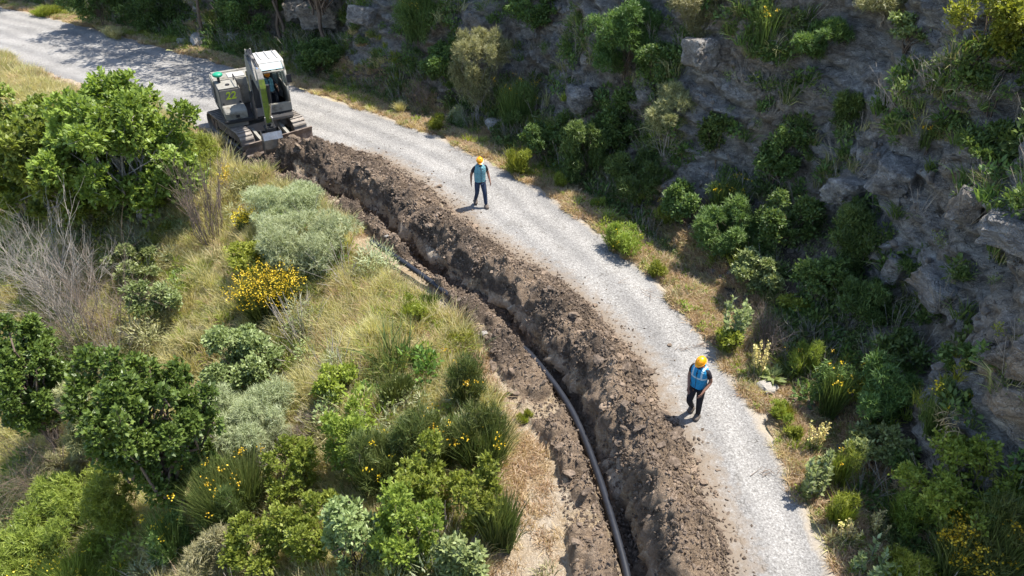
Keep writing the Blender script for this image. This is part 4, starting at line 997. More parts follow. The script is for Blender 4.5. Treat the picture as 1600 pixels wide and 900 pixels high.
def excavator():
    cx_, cy_ = G(404, 207)
    T = thing('excavator', 'cream crawler excavator with lime stripe on its arm, digging at the trench head', 'excavator', (cx_, cy_, .0), math.radians(-50))
    sw = Matrix.Rotation(math.radians(-13), 4, 'Z')
    def P(name, bm, mat, parent=T, bev=0, swing=True, smooth=False):
        if bev: bmesh.ops.bevel(bm, geom=list(bm.edges), offset=bev, segments=2, affect='EDGES', clamp_overlap=True)
        if swing: bmesh.ops.transform(bm, matrix=sw, verts=bm.verts)
        return bm_obj(name, bm, M[mat], parent, smooth)
    # undercarriage
    for sy in (-1, 1):
        yc = .95 * sy; r_ = .33; hx = 1.12; n_shoe = 44; per = 4 * hx + 2 * math.pi * r_
        bm = NB()
        def loop(d):
            d %= per
            if d < 2 * hx: return (-hx + d, 2 * r_ + .02, 0)
            d -= 2 * hx
            if d < math.pi * r_: a = d / r_; return (hx + math.sin(a) * r_, r_ + .02 + math.cos(a) * r_, a)
            d -= math.pi * r_
            if d < 2 * hx: return (hx - d, .02, math.pi)
            d -= 2 * hx; a = math.pi + d / r_; return (-hx + math.sin(a) * r_, r_ + .02 + math.cos(a) * r_, a)
        for k in range(n_shoe):
            xx, zz, aa = loop(k * per / n_shoe); w2 = per / n_shoe * .46
            m = Matrix.Translation((xx, yc, zz)) @ Matrix.Rotation(aa, 4, 'Y')
            b_box(bm, -w2, w2, -.235, .235, -.03, .0, m); b_box(bm, -w2, -w2 + .025, -.225, .225, .0, .035, m)
        tk = P('track', bm, 'trackshoe', swing=False); 
        bm = NB()
        b_prism(bm, [(-hx, .17), (hx, .17), (hx + .12, .33), (hx - .1, .47), (-hx + .1, .47), (-hx - .12, .33)], yc - .10, yc + .10)
        P('track_frame', bm, 'bladem', swing=False, bev=.02)
        for xx, rr, nm in ((hx, .27, 'idler'), (-hx, .27, 'sprocket')):
            bm = NB(); b_tube(bm, (xx, yc - .12, r_ + .02), (xx, yc + .12, r_ + .02), rr, n=20); b_tube(bm, (xx, yc - .16, r_ + .02), (xx, yc + .16, r_ + .02), .09)
            P(nm, bm, 'bladem', swing=False)
        for k in range(5):
            bm = NB(); xx = -.8 + k * .4; b_tube(bm, (xx, yc - .13, .14), (xx, yc + .13, .14), .085); P('track_roller', bm, 'black', swing=False)
    bm = NB(); b_box(bm, -.75, .75, -.8, .8, .34, .66); b_tube(bm, (0, 0, .6), (0, 0, .86), .5, n=28); P('car_body', bm, 'panel_grey', swing=False)
    bm = NB(); pts = [(1.78, .0), (1.70, .12), (1.69, .32), (1.77, .50), (1.83, .50), (1.76, .32), (1.77, .12), (1.85, .0)]
    b_prism(bm, pts, -1.2, 1.2); P('dozer_blade', bm, 'bladem', swing=False)
    for sy in (-1, 1):
        bm = NB(); b_prism(bm, [(.7, .42), (1.72, .16), (1.72, .28), (.7, .56)], sy * .48 - .05, sy * .48 + .05); P('blade_arm', bm, 'cream', swing=False)
    # house
    bm = NB(); b_box(bm, -1.25, 1.0, -1.08, 1.08, .86, .96); P('deck', bm, 'black', bev=.02)
    bm = NB(); pr = [(-1.62, 1.0), (-1.22, .92), (-1.22, 1.86), (-1.50, 1.86), (-1.64, 1.72)]
    b_prism(bm, pr, -1.06, 1.06); P('counterweight', bm, 'cream', bev=.06)
    bm = NB(); b_box(bm, -1.215, -.42, -1.08, 1.08, .965, 1.87); hood = P('engine_hood', bm, 'cream', bev=.03)
    bm = NB(); b_box(bm, -1.13, -.5, -1.095, -1.075, 1.08, 1.62); P('side_grille', bm, 'black')
    for k in range(6):
        bm = NB(); z_ = 1.12 + k * .085; b_box(bm, -1.12, -.51, -1.115, -1.09, z_, z_ + .03); P('grille_slat', bm, 'panel_grey')
    bm = NB(); b_box(bm, -1.0, -.55, -.55, .0, 1.865, 1.90); b_box(bm, -1.1, -.5, .15, .95, 1.865, 1.89); P('hood_lid', bm, 'white_paint', bev=.01)
    bm = NB(); b_box(bm, -.41, .42, -1.06, -.36, .965, 1.84); tank = P('fuel_tank', bm, 'panel_grey', bev=.03)
    bm = NB(); b_box(bm, -.40, .40, -1.04, -.38, 1.845, 1.865); P('tank_top', bm, 'cream', bev=.005)
    bm = NB(); b_tube(bm, (.1, -.7, 1.84), (.1, -.7, 1.90), .07); P('filler_cap', bm, 'black')
    bm = NB(); b_prism(bm, [(.425, .90), (.90, .90), (.92, 1.20), (.84, 1.31), (.425, 1.31)], -1.05, -.34); P('tool_box', bm, 'cream', bev=.02)
    bm = NB(); b_box(bm, .905, .93, -.72, -.60, 1.03, 1.11); P('tool_box_latch', bm, 'black')
    for yy in (-.98, -.44):
        bm = NB(); b_box(bm, .425, .445, yy - .03, yy + .03, 1.34, 1.39); P('hinge', bm, 'black')
    bm = NB(); b_box(bm, .2, .9, -1.03, -.36, .70, .89); P('step_skirt', bm, 'panel_grey', bev=.02)
    # beacon-like green cap on a stem
    bm = NB(); b_tube(bm, (-.3, -.9, 1.85), (-.3, -.9, 2.08), .045); P('antenna_post', bm, 'black')
    bm = NB(); bmesh.ops.create_uvsphere(bm, u_segments=20, v_segments=10, radius=.17, matrix=Matrix.Translation((-.3, -.9, 2.12)) @ Matrix.Diagonal((1, 1, .5, 1))); P('green_cap', bm, 'greencap', smooth=True)
    # handrail on the tank
    bm = NB()
    for a, b in (((.38, -.42, 1.83), (.38, -.42, 2.08)), ((.38, -.42, 2.08), (-.3, -.42, 2.08)), ((-.3, -.42, 2.08), (-.3, -.42, 1.85)), ((.40, -.40, 1.3), (.40, -.40, 1.83))): b_tube(bm, a, b, .016, n=6)
    P('hand_rail', bm, 'black')
    # lettering
    cu = bpy.data.curves.new('number', 'FONT'); cu.body = '22'; cu.size = .34; cu.extrude = .002; cu.align_x = 'CENTER'; cu.shear = .15; cu.offset = .008
    tmp = bpy.data.objects.new('number', cu); COL.objects.link(tmp)
    dg = bpy.context.evaluated_depsgraph_get(); me = bpy.data.meshes.new_from_object(tmp.evaluated_get(dg)); bpy.data.objects.remove(tmp)
    me.materials.clear(); me.materials.append(simple('lime_lettering', (.36, .45, .03), .5, var=.1, scale=12)); me.name = 'number_mark'
    o = bpy.data.objects.new('number_mark', me); COL.objects.link(o); o.parent = T
    o.matrix_local = sw @ Matrix.Translation((.425, -.70, 1.50)) @ Matrix.Rotation(math.radians(90), 4, 'Z') @ Matrix.Rotation(math.radians(90), 4, 'X')
    # cab
    y0, y1, x0, x1, z0, z1 = .27, 1.12, -.41, .98, .96, 2.56
    bm = NB(); b_box(bm, x0, x1, y0, y1, z0, z0 + .05); P('cab_floor', bm, 'black')
    bm = NB(); b_prism(bm, [(x0 - .02, z1), (x0 + .02, z1 + .08), (.62, z1 + .10), (.74, z1 + .04), (.74, z1 - .02), (x0, z1 - .04)], y0 - .02, y1 + .02)
    rf = P('cab_roof', bm, 'white_paint', bev=.025)
    for k in range(3):
        bm = NB(); yy = y0 + .2 + k * .26; b_box(bm, -.3, .55, yy - .02, yy + .02, z1 + .10, z1 + .125); P('roof_rib', bm, 'white_paint', bev=.008)
    bm = NB(); b_prism(bm, [(.745, z1 + .02), (.92, z1 - .13), (.905, z1 - .15), (.73, z1)], y0 + .03, y1 - .08); P('roof_window', bm, 'dustyglass')
    def bar(name, pts, r_, mat='cream'):
        bm = NB()
        for a, b in zip(pts[:-1], pts[1:]):
            b_tube(bm, a, b, r_, n=8); bmesh.ops.create_uvsphere(bm, u_segments=8, v_segments=6, radius=r_, matrix=Matrix.Translation(b))
        return P(name, bm, mat, smooth=True)
    for yy in (y0 + .04, y1 - .04):
        bar('front_pillar', [(.93, yy, z0 + .3), (1.0, yy, z0 + .9), (.94, yy, z1 - .2), (.72, yy, z1 + .02)], .045)
        bar('rear_pillar', [(x0 + .03, yy, z0), (x0 + .03, yy, z1)], .045)
    bar('middle_pillar', [(.22, y1 - .02, z0), (.22, y1 - .02, z1)], .035)
    bar('cab_header', [(.94, y0 + .04, z1 - .2), (.94, y1 - .04, z1 - .2)], .03)
    bm = NB(); b_prism(bm, [(.90, z0 + .0), (.98, z0 + .02), (1.0, z0 + .34), (.92, z0 + .34)], y0, y1); P('cab_front_panel', bm, 'cream', bev=.02)
    bm = NB(); b_prism(bm, [(-.35, .78), (.95, .70), (1.02, .80), (1.0, .95), (-.35, .95)], y0 - .02, y1 + .01); P('cab_skirt', bm, 'panel_grey', bev=.03)
    bm = NB(); b_box(bm, x0 + .0, .93, y1 - .035, y1 - .005, z0, z0 + .75); P('door_panel', bm, 'cream', bev=.01)
    bm = NB(); b_box(bm, .25, .93, y1 - .03, y1 - .015, z0 + .78, z1 - .08); P('door_glass', bm, 'glass')
    bm = NB(); b_box(bm, x0 + .06, .20, y1 - .03, y1 - .015, z0 + .78, z1 - .08); P('side_glass', bm, 'glass')
    bm = NB(); b_box(bm, x0, x0 + .02, y0 + .08, y1 - .08, z0 + .5, z1 - .1); P('rear_glass', bm, 'glass')
    bm = NB(); b_box(bm, x0, x0 + .03, y0, y1, z0, z0 + .5); P('rear_panel', bm, 'black')
    bm = NB(); b_box(bm, x0, .9, y0, y0 + .02, z0, z0 + .95); P('right_cab_panel', bm, 'panel_grey', bev=.004)
    bm = NB(); b_box(bm, x0, .9, y0 + .002, y0 + .012, z0 + .97, z1 - .1); P('right_window', bm, 'glass')
    bm = NB(); b_box(bm, -.25, .3, .38, .86, z0 + .05, z0 + .50); b_box(bm, -.32, -.18, .38, .86, z0 + .45, z0 + 1.15); P('operator_seat', bm, 'seat', bev=.05)
    for yy in (.30, .94):
        bm = NB(); b_box(bm, -.1, .42, yy - .07, yy + .07, z0 + .35, z0 + .62); P('control_console', bm, 'black', bev=.03)
        bm = NB(); b_tube(bm, (.36, yy, z0 + .6), (.42, yy, z0 + .82), .02); P('control_lever', bm, 'black')
    bm = NB(); b_tube(bm, (.6, .55, z0 + .05), (.68, .55, z0 + .6), .02); b_tube(bm, (.6, .7, z0 + .05), (.68, .7, z0 + .6), .02); P('travel_lever', bm, 'black')
    bm = NB(); b_box(bm, 1.0, 1.04, y1 - .02, y1 + .13, 1.95, 2.22); b_tube(bm, (.97, y1 - .04, 2.1), (1.02, y1 + .05, 2.1), .012); P('mirror', bm, 'black', bev=.005)
    bm = NB(); b_tube(bm, (-.2, y1 - .12, z1 + .08), (-.2, y1 - .12, z1 + .22), .015, n=6); P('antenna', bm, 'black')
    # boom
    yb = .06; hw = .12
    bm = NB()
    side = [(.62, .98), (.98, 1.02), (.95, 1.7), (.96, 2.25), (1.18, 2.50), (2.36, 2.28), (2.42, 2.46), (1.35, 2.86), (.96, 3.02), (.68, 2.98), (.54, 2.7), (.54, 1.7)]
    b_prism(bm, side, yb - hw, yb + hw); P('boom', bm, 'boompaint', bev=.015)
    bm = NB(); b_box(bm, .955, .985, yb - hw + .02, yb + hw - .02, 1.1, 2.2); P('boom_belly_shade', bm, 'black')  # black sheet standing in for shade on the boom's front underside
    bm = NB(); b_box(bm, .35, 1.02, yb - .2, yb + .2, .95, 1.25); P('boom_bracket', bm, 'panel_grey', bev=.02)
    for yy in (yb - .19, yb + .19):
        bm = NB(); b_tube(bm, (1.08, yy, .95), (.98, yy, 1.85), .055); P('boom_cylinder', bm, 'black')
        bm = NB(); b_tube(bm, (.98, yy, 1.85), (.92, yy, 2.5), .03); P('boom_cylinder_rod', bm, 'chrome')
    bm = NB(); b_tube(bm, (.88, yb, 3.10), (1.62, yb, 3.06), .06); P('arm_cylinder', bm, 'panel_grey', smooth=True)
    bm = NB(); b_tube(bm, (1.62, yb, 3.06), (2.20, yb, 2.88), .032); P('arm_cylinder_rod', bm, 'chrome', smooth=True)
    bm = NB()
    for q in (-.08, .08): b_prism(bm, [(.74, 2.94), (1.0, 2.98), (.92, 3.18), (.82, 3.18)], yb + q - .015, yb + q + .015)
    P('cylinder_lug', bm, 'cream')
    bm = NB()
    for q in (-.05, 0, .05):
        for a, b in (((.66, yb + q, 3.03), (.48, yb + q, 2.5)), ((.48, yb + q, 2.5), (.47, yb + q, 1.4)), ((.66, yb + q, 3.03), (1.0, yb + q, 3.2)), ((1.0, yb + q, 3.2), (2.1, yb + q, 2.98))): b_tube(bm, a, b, .018, n=6)
    P('hydraulic_hose', bm, 'black')
    # arm
    bm = NB(); b_prism(bm, [(2.14, 2.92), (2.28, 2.96), (2.50, 2.72), (2.54, 2.42), (2.36, 1.18), (2.22, 1.14), (2.20, 2.3), (2.26, 2.5)], yb - .09, yb + .09); P('dipper_arm', bm, 'boompaint', bev=.012)
    bm = NB(); b_prism(bm, [(2.512, 2.70), (2.552, 2.42), (2.385, 1.25), (2.365, 1.25), (2.53, 2.42)], yb - .088, yb + .088); P('lime_arm_plate', bm, 'limepaint')
    bm = NB(); b_tube(bm, (2.62, yb + .13, 2.55), (2.55, yb + .13, 1.95), .05); P('bucket_cylinder', bm, 'black')
    bm = NB(); b_tube(bm, (2.55, yb + .13, 1.95), (2.48, yb + .05, 1.42), .028); P('bucket_cylinder_rod', bm, 'chrome')
    pre = set(o.name for o in COL.objects)
    bm = NB()
    for q in (-.11, .11):
        b_prism(bm, [(2.30, 1.50), (2.36, 1.46), (2.36, 1.10), (2.30, 1.10)], yb + q - .015, yb + q + .015); b_prism(bm, [(2.12, 1.36), (2.34, 1.50), (2.34, 1.44), (2.12, 1.30)], yb + q - .015, yb + q + .015)
    P('bucket_link', bm, 'steel')
    bm = NB(); b_box(bm, 2.02, 2.38, yb - .17, yb + .17, .98, 1.16); P('quick_hitch', bm, 'black', bev=.03)
    # bucket: curved shell open towards the machine
    bm = NB(); prof = [(2.40, 1.02), (2.50, .80), (2.50, .50), (2.38, .26), (2.16, .12), (1.92, .10)]
    inn = [(2.36, .98), (2.46, .78), (2.46, .52), (2.35, .30), (2.15, .16), (1.92, .13)]
    b_prism(bm, prof + inn[::-1], yb - .29, yb + .29)
    bk = P('bucket', bm, 'steel')
    for q in (-.30, .29):
        bm = NB(); b_prism(bm, [(2.02, 1.0)] + prof, yb + q, yb + q + .015); P('bucket_side', bm, 'steel', parent=T)
    for k in range(5):
        bm = NB(); yy = yb - .25 + k * .125; b_prism(bm, [(1.93, .09), (1.93, .14), (1.78, .10)], yy - .03, yy + .03); P('bucket_tooth', bm, 'steel')
    for o in COL.objects:
        if o.name not in pre: o.data.transform(sw @ Matrix.Translation((.16, 0, -.02)) @ sw.inverted())
    return T, sw
EXC, SWING = excavator()

# ------------------------------------------------------------------ people
M['skin'] = simple('sunburnt_skin', (.20, .10, .065), .6, var=.08)
M['jeans'] = simple('blue_jeans', (.022, .036, .07), .9, var=.35, scale=12)
M['blacktr'] = simple('black_trousers', (.014, .014, .018), .9, var=.2, scale=12)
M['darkshirt'] = simple('dark_shirt', (.018, .016, .022), .9, var=.2)
M['boot'] = simple('dusty_boots', (.11, .09, .075), .9, var=.3, scale=12)
M['helmet'] = simple('yellow_hard_hat', (.80, .30, .005), .35, var=.03, spec=.5)
M['helmet_or'] = simple('orange_hard_hat', (.85, .26, .006), .35, var=.03, spec=.5)
def vest_mat(name, base, stripes, sc):
    m, b = newmat(name); o = objc(m); sep = N(m, 'ShaderNodeSeparateXYZ'); _lnk(m, o, sep.inputs[0])
    n = noise(m, 7, 4, .6, o); c = ramp(m, n, [(.3, tuple(v * .78 for v in base)), (.7, base)])
    z = sep.outputs[2]; ax = mth(m, 'ABSOLUTE', sep.outputs[0])
    for (src, cc, hw, col) in ((z, 1.245, .024 * sc, stripes), (ax, .105, .020 * sc, stripes)):
        d = mth(m, 'LESS_THAN', mth(m, 'ABSOLUTE', mth(m, 'SUBTRACT', src, cc)), hw)
        if src is ax: d = mth(m, 'MULTIPLY', d, mth(m, 'GREATER_THAN', z, 1.25))
        c = mix(m, d, c, col)
    zip_ = mth(m, 'MULTIPLY', mth(m, 'LESS_THAN', ax, .007), mth(m, 'LESS_THAN', sep.outputs[1], 0))
    c = mix(m, zip_, c, (.02, .03, .04))
    _lnk(m, c, b.inputs['Base Color']); b.inputs['Roughness'].default_value = .7
    bump(m, b, noise(m, 9, 3, .5, o, 1.5), .05)
    return m
M['vest1'] = vest_mat('pale_turquoise_vest', (.15, .33, .37), (.08, .21, .26), .35)
M['vest2'] = vest_mat('bright_blue_vest', (.015, .235, .46), (.36, .48, .55), 1.0)
def skinned(name, nodes, mat, parent, sub=1):
    """nodes: list of (pos, radius_x, radius_y, parent_index)"""
    me = bpy.data.meshes.new(name); me.from_pydata([n[0] for n in nodes], [(n[3], i) for i, n in enumerate(nodes) if n[3] is not None], [])
    o = bpy.data.objects.new(name, me); COL.objects.link(o)
    sk = o.modifiers.new('skin', 'SKIN'); sk.use_smooth_shade = True; sk.branch_smoothing = .5
    for i, n in enumerate(nodes):
        d = me.skin_vertices[0].data[i]; d.radius = (n[1], n[2]); d.use_root = (n[3] is None)
    sb = o.modifiers.new('sub', 'SUBSURF'); sb.levels = sub; sb.render_levels = sub
    dg = bpy.context.evaluated_depsgraph_get(); m2 = bpy.data.meshes.new_from_object(o.evaluated_get(dg)); m2.name = name
    bpy.data.objects.remove(o); m2.materials.clear(); m2.materials.append(mat)
    for p in m2.polygons: p.use_smooth = True
    o = bpy.data.objects.new(name, m2); COL.objects.link(o); o.parent = parent
    return o
def loft(name, rings, mat, parent, n=22, cap=False):
    """rings: (cx, cy, cz, rx, ry, tilt)"""
    bm = NB(); rows = []
    for cx_, cy_, cz_, rx, ry, tl in rings:
        rows.append([bm.verts.new((cx_ + math.copysign(abs(math.cos(a)) ** .8, math.cos(a)) * rx, cy_ + math.sin(a) * ry, cz_ + tl * math.cos(2 * a))) for a in [2 * math.pi * k / n for k in range(n)]])
    for a, b in zip(rows[:-1], rows[1:]):
        for k in range(n): bm.faces.new([a[k], a[(k + 1) % n], b[(k + 1) % n], b[k]])
    if cap: bm.faces.new(rows[-1])
    return bm_obj(name, bm, mat, parent, True)
def person(loc, rz, label, P, mats, scale=.9):
    """faces local -Y. P: pose joints"""
    vest, trou, hel = mats
    T = thing('person', label, 'person', loc, rz); T.scale = (scale,) * 3
    g = lambda k: Vector(P[k])
    nodes = [((0, 0, .97), .13, .10, None)]
    def add(p, rx, par, ry=None): nodes.append((tuple(p), rx, ry or rx, par)); return len(nodes) - 1
    sp = add((0, .0, 1.16), .13, 0, .10); ch = add(g('chest'), .15, sp, .11); nk = add(g('neck'), .055, ch); hd = add(g('head'), .078, nk, .092); ht = add(g('head') + Vector((0, .005, .10)), .07, hd, .08)
    hdv = g('look'); add(g('head') + hdv * .105 + Vector((0, 0, .0)), .016, hd)        # nose
    rt = Vector((hdv.y, -hdv.x, 0)).normalized()
    for sgn in (-1, 1): add(g('head') + rt * .088 * sgn, .018, hd)                                 # ears
    for sd_ in ('L', 'R'):
        sg = 1 if sd_ == 'L' else -1
        sh = add(g('chest') + Vector((.17 * sg, 0, .07)), .06, ch); el = add(g('elbow' + sd_), .046, sh); wr = add(g('wrist' + sd_), .03, el)
        hdir = (g('wrist' + sd_) - g('elbow' + sd_)).normalized(); pal = add(g('wrist' + sd_) + hdir * .065, .038, wr, .02)
        acr = Vector((0, 1, 0)) if abs(hdir.y) < .8 else Vector((0, 0, 1))
        for k, (off, ln_) in enumerate(((-.03, .062), (-.01, .075), (.01, .072), (.03, .055))):
            base = g('wrist' + sd_) + hdir * .10 + acr * off; f1 = add(base, .010, pal); f2 = add(base + hdir * ln_ * .6 + Vector((-sg * .012, 0, 0)), .009, f1); add(base + hdir * ln_ + Vector((-sg * .03, 0, 0)), .007, f2)
        t1 = add(g('wrist' + sd_) + hdir * .04 - acr * .045, .011, pal); add(g('wrist' + sd_) + hdir * .085 - acr * .06, .009, t1)
        hp = add((.085 * sg, 0, .90), .095, 0); kn = add(g('knee' + sd_), .06, hp); an = add(g('ankle' + sd_), .04, kn); add(g('ankle' + sd_).lerp(g('toe' + sd_), .5), .03, an, .025)
    skinned('body', nodes, M['skin'], T, 2)
    # trousers
    n2 = [((0, 0, .98), .15, .115, None)]
    for sd_, sg in (('L', 1), ('R', -1)):
        i = len(n2); n2.append(((.09 * sg, 0, .88), .105, .11, 0)); kv = g('knee' + sd_); av = g('ankle' + sd_)
        n2.append((tuple((Vector((.09 * sg, 0, .88)) + kv) / 2), .092, .098, i)); n2.append((tuple(kv), .074, .078, i + 1)); n2.append((tuple((kv + av) / 2), .066, .07, i + 2)); n2.append((tuple(av + Vector((0, 0, .02))), .056, .062, i + 3))
    skinned('trousers', n2, M[trou], T)
    for sd_ in 'LR':
        a, t = g('ankle' + sd_), g('toe' + sd_); 
        skinned('boot', [(tuple(a + Vector((0, .03, .03))), .085, .085, None), (tuple(a + (t - a) * .05 + Vector((0, 0, -.03))), .085, .085, 0), (tuple((a + t) / 2 + Vector((0, 0, -.02))), .075, .062, 1), (tuple(t), .07, .052, 2)], M['boot'], T, 1)
    n3 = [(tuple(g('chest') + Vector((0, 0, -.25))), .145, .115, None), (tuple(g('chest')), .165, .125, 0), (tuple(g('chest') + Vector((0, 0, .10))), .09, .08, 1)]
    for sd_, sg in (('L', 1), ('R', -1)):
        i = len(n3); s_ = g('chest') + Vector((.17 * sg, 0, .07)); n3.append((tuple(s_), .078, .082, 1)); n3.append((tuple(s_ + (g('elbow' + sd_) - s_) * .75), .062, .066, i))
    skinned('shirt', n3, M['darkshirt'], T)
    c = g('chest'); k0 = Vector((c.x * .4, c.y * .4, 0))
    vs_ = loft('vest', [(k0.x * .2, k0.y * .2, .93, .180, .145, 0), (k0.x * .4, k0.y * .4, 1.02, .185, .145, 0), (c.x * .5, c.y * .5, 1.15, .186, .142, 0), (c.x, c.y, 1.28, .196, .146, 0), (c.x, c.y, 1.38, .198, .138, -.01),
                   (c.x, c.y, c.z + .09, .178, .115, -.02), (c.x, c.y + .01, c.z + .135, .12, .085, -.02), (c.x, c.y + .01, c.z + .155, .082, .07, -.03)], M[vest], T)
    # collar opening: dark shirt showing as a V
    bm = NB(); q = [bm.verts.new(v) for v in ((c.x - .055, c.y - .10, c.z + .14), (c.x + .055, c.y - .10, c.z + .14), (c.x, c.y - .163, c.z - .05))]; f = bm.faces.new(q)
    r_ = bmesh.ops.extrude_face_region(bm, geom=[f]); bmesh.ops.translate(bm, verts=[v for v in r_['geom'] if isinstance(v, bmesh.types.BMVert)], vec=(0, .03, 0)); bm_obj('neckline', bm, M['darkshirt'], T)
    # hard hat: dome, brim, peak
    h = g('head') + Vector((0, .005, .055)); fw = hdv.copy(); fw.z = 0; fw.normalize(); an_ = math.atan2(fw.y, fw.x)
    tilt = Matrix.Translation(h) @ Matrix.Rotation(an_, 4, 'Z') @ Matrix.Rotation(P.get('tilt', .12), 4, 'Y')
    bm = NB(); bmesh.ops.create_uvsphere(bm, u_segments=24, v_segments=16, radius=1, matrix=Matrix.Diagonal((.122, .104, .108, 1)))
    bmesh.ops.delete(bm, geom=[v for v in bm.verts if v.co.z < -.012], context='VERTS')
    b_box(bm, -.075, .075, -.010, .010, .08, .113)
    bmesh.ops.transform(bm, matrix=tilt, verts=bm.verts); hh = bm_obj('hard_hat', bm, M[hel], T, True)
    bm = NB(); n = 28; top, bot = [], []
    for k in range(n):
        a = 2 * math.pi * k / n; e_ = 1 + .05 + (.30 * max(0, math.cos(a)) ** 2.5)
        top.append(bm.verts.new((math.cos(a) * .126 * e_, math.sin(a) * .108 * (1 + .06), -.004 - .02 * max(0, math.cos(a))))); bot.append(bm.verts.new((math.cos(a) * .126 * e_, math.sin(a) * .108 * 1.06, -.014 - .02 * max(0, math.cos(a)))))
    ct = bm.verts.new((0, 0, .01)); cb = bm.verts.new((0, 0, .0))
    for k in range(n):
        k2 = (k + 1) % n; bm.faces.new([top[k], top[k2], ct]); bm.faces.new([bot[k2], bot[k], cb]); bm.faces.new([top[k2], top[k], bot[k], bot[k2]])
    bmesh.ops.transform(bm, matrix=tilt, verts=bm.verts); br = bm_obj('hat_brim', bm, M[hel], hh)
    for sgn in (-1, 1):
        bm = NB(); bmesh.ops.create_uvsphere(bm, u_segments=8, v_segments=6, radius=.011, matrix=Matrix.Translation(g('head') + hdv * .082 + rt * .032 * sgn + Vector((0, 0, .02)))); bm_obj('eye', bm, M['black'], T)
    return T
p, _, _ = hit(751, 322)
stand = dict(chest=(0, -.02, 1.36), neck=(0, -.02, 1.50), head=(0, -.05, 1.60), look=Vector((0, -.9, -.4)), tilt=.3,
    elbowL=(.275, .03, 1.15), wristL=(.30, -.09, .93), elbowR=(-.27, .06, 1.15), wristR=(-.285, .03, .91),
    kneeL=(.12, -.12, .52), ankleL=(.14, -.16, .08), toeL=(.16, -.31, .035), kneeR=(-.10, .02, .50), ankleR=(-.12, .20, .14), toeR=(-.13, .07, .04))
person((p.x, p.y, p.z + .0), math.radians(18), 'man walking on the road in pale turquoise vest, jeans and yellow hard hat', stand, ('vest1', 'jeans', 'helmet'))
p, _, _ = hit(1082, 650)
turn = dict(chest=(0, -.03, 1.36), neck=(0, -.04, 1.50), head=(.0, -.08, 1.60), look=Vector((-.15, -.85, -.5)), tilt=.35,
    elbowL=(.25, .05, 1.14), wristL=(.22, -.18, .98), elbowR=(-.22, -.04, 1.13), wristR=(-.12, -.21, .98),
    kneeL=(.11, -.02, .50), ankleL=(.11, .02, .09), toeL=(.12, -.14, .035), kneeR=(-.09, -.12, .50), ankleR=(-.10, .12, .12), toeR=(-.11, .0, .04))
person((p.x, p.y, p.z), math.radians(-42), 'man in bright blue vest and black trousers looking down at the trench', turn, ('vest2', 'blacktr', 'helmet'))
# the operator, seated in the cab
sitp = dict(chest=(0, .0, 1.36), neck=(0, -.01, 1.50), head=(0, -.04, 1.60), look=Vector((0, -.95, -.3)), tilt=.2,
    elbowL=(.28, -.05, 1.12), wristL=(.27, -.28, 1.10), elbowR=(-.28, -.05, 1.12), wristR=(-.27, -.28, 1.10),
    kneeL=(.13, -.45, .95), ankleL=(.13, -.50, .54), toeL=(.13, -.65, .50), kneeR=(-.13, -.45, .95), ankleR=(-.13, -.50, .54), toeR=(-.13, -.65, .50))
wm = Matrix.Translation(EXC.location) @ Matrix.Rotation(math.radians(-50), 4, 'Z') @ SWING @ Vector((.12, .62, .56))
person((wm.x, wm.y, wm.z), math.radians(-63 + 90), 'excavator operator in orange hard hat sitting in the cab', sitp, ('vest1', 'blacktr', 'helmet_or'), .9)

# ------------------------------------------------------------------ pipe
M['pipe'] = simple('black_polythene_pipe', (.014, .016, .022), .5, var=.3, scale=5, spec=.3)
def pipe(name, label, pts, r_, parent=None):
    pts = [Vector(p_) for p_ in pts]; bm = NB(); rows = []; n = 14; path = []
    for i in range(len(pts) - 1):        # Catmull-Rom
        p0, p1, p2, p3 = pts[max(i - 1, 0)], pts[i], pts[i + 1], pts[min(i + 2, len(pts) - 1)]
        for k in range(8):
            u = k / 8; path.append(.5 * ((2 * p1) + (p2 - p0) * u + (2 * p0 - 5 * p1 + 4 * p2 - p3) * u * u + (3 * p1 - p0 - 3 * p2 + p3) * u ** 3))
    path.append(pts[-1])
    for i, c in enumerate(path):
        d = (path[min(i + 1, len(path) - 1)] - path[max(i - 1, 0)]).normalized(); a = d.cross(Vector((0, 0, 1))).normalized(); b = a.cross(d)
        rows.append([bm.verts.new(c + (a * math.cos(2 * math.pi * k / n) + b * math.sin(2 * math.pi * k / n)) * r_) for k in range(n)])
    for a, b in zip(rows[:-1], rows[1:]):
        for k in range(n): bm.faces.new([a[k], a[(k + 1) % n], b[(k + 1) % n], b[k]])
    bm.faces.new(rows[0][::-1]); bm.faces.new(rows[-1])
    o = bm_obj(name, bm, M['pipe'], parent, True); 
    return tag(o, label, 'pipe') if label else o
def on_ground(px, py, up):
    p_, n_, d_ = hit(px, py); return (p_.x, p_.y, p_.z + up)
pl = []
for q in (580, 382), (606, 396), (634, 413), (662, 431), (690, 450), (707, 462), (724, 474):
    g_ = G(*q, z=.25); pl.append((g_[0], g_[1], .34 - .035 * len(pl)))
pl[-1] = (pl[-1][0], pl[-1][1], .03)
pipe('pipe', 'black pipe lying on the grass at the edge of the trench', pl, .068)
pl = []
for q in (812, 536), (830, 556), (850, 582), (872, 612), (893, 645), (912, 685), (929, 730), (944, 775), (957, 820), (970, 865), (980, 905), (990, 960), (1000, 1040):
    g_ = G(*q, z=-.22)
    if len(pl) == 0: pl.append((g_[0], g_[1], -.30))
    else: pl.append((g_[0], g_[1], max(-.34, min(drop(*g_) + .08, -.10))))
zs_ = [-.26, -.21] + [-.17 + .012 * math.sin(k * 1.3) for k in range(len(pl) - 2)]; pl = [(q[0], q[1], z_) for q, z_ in zip(pl, zs_)]
pipe('pipe', 'black pipe laid along the bottom of the open trench', pl, .068)

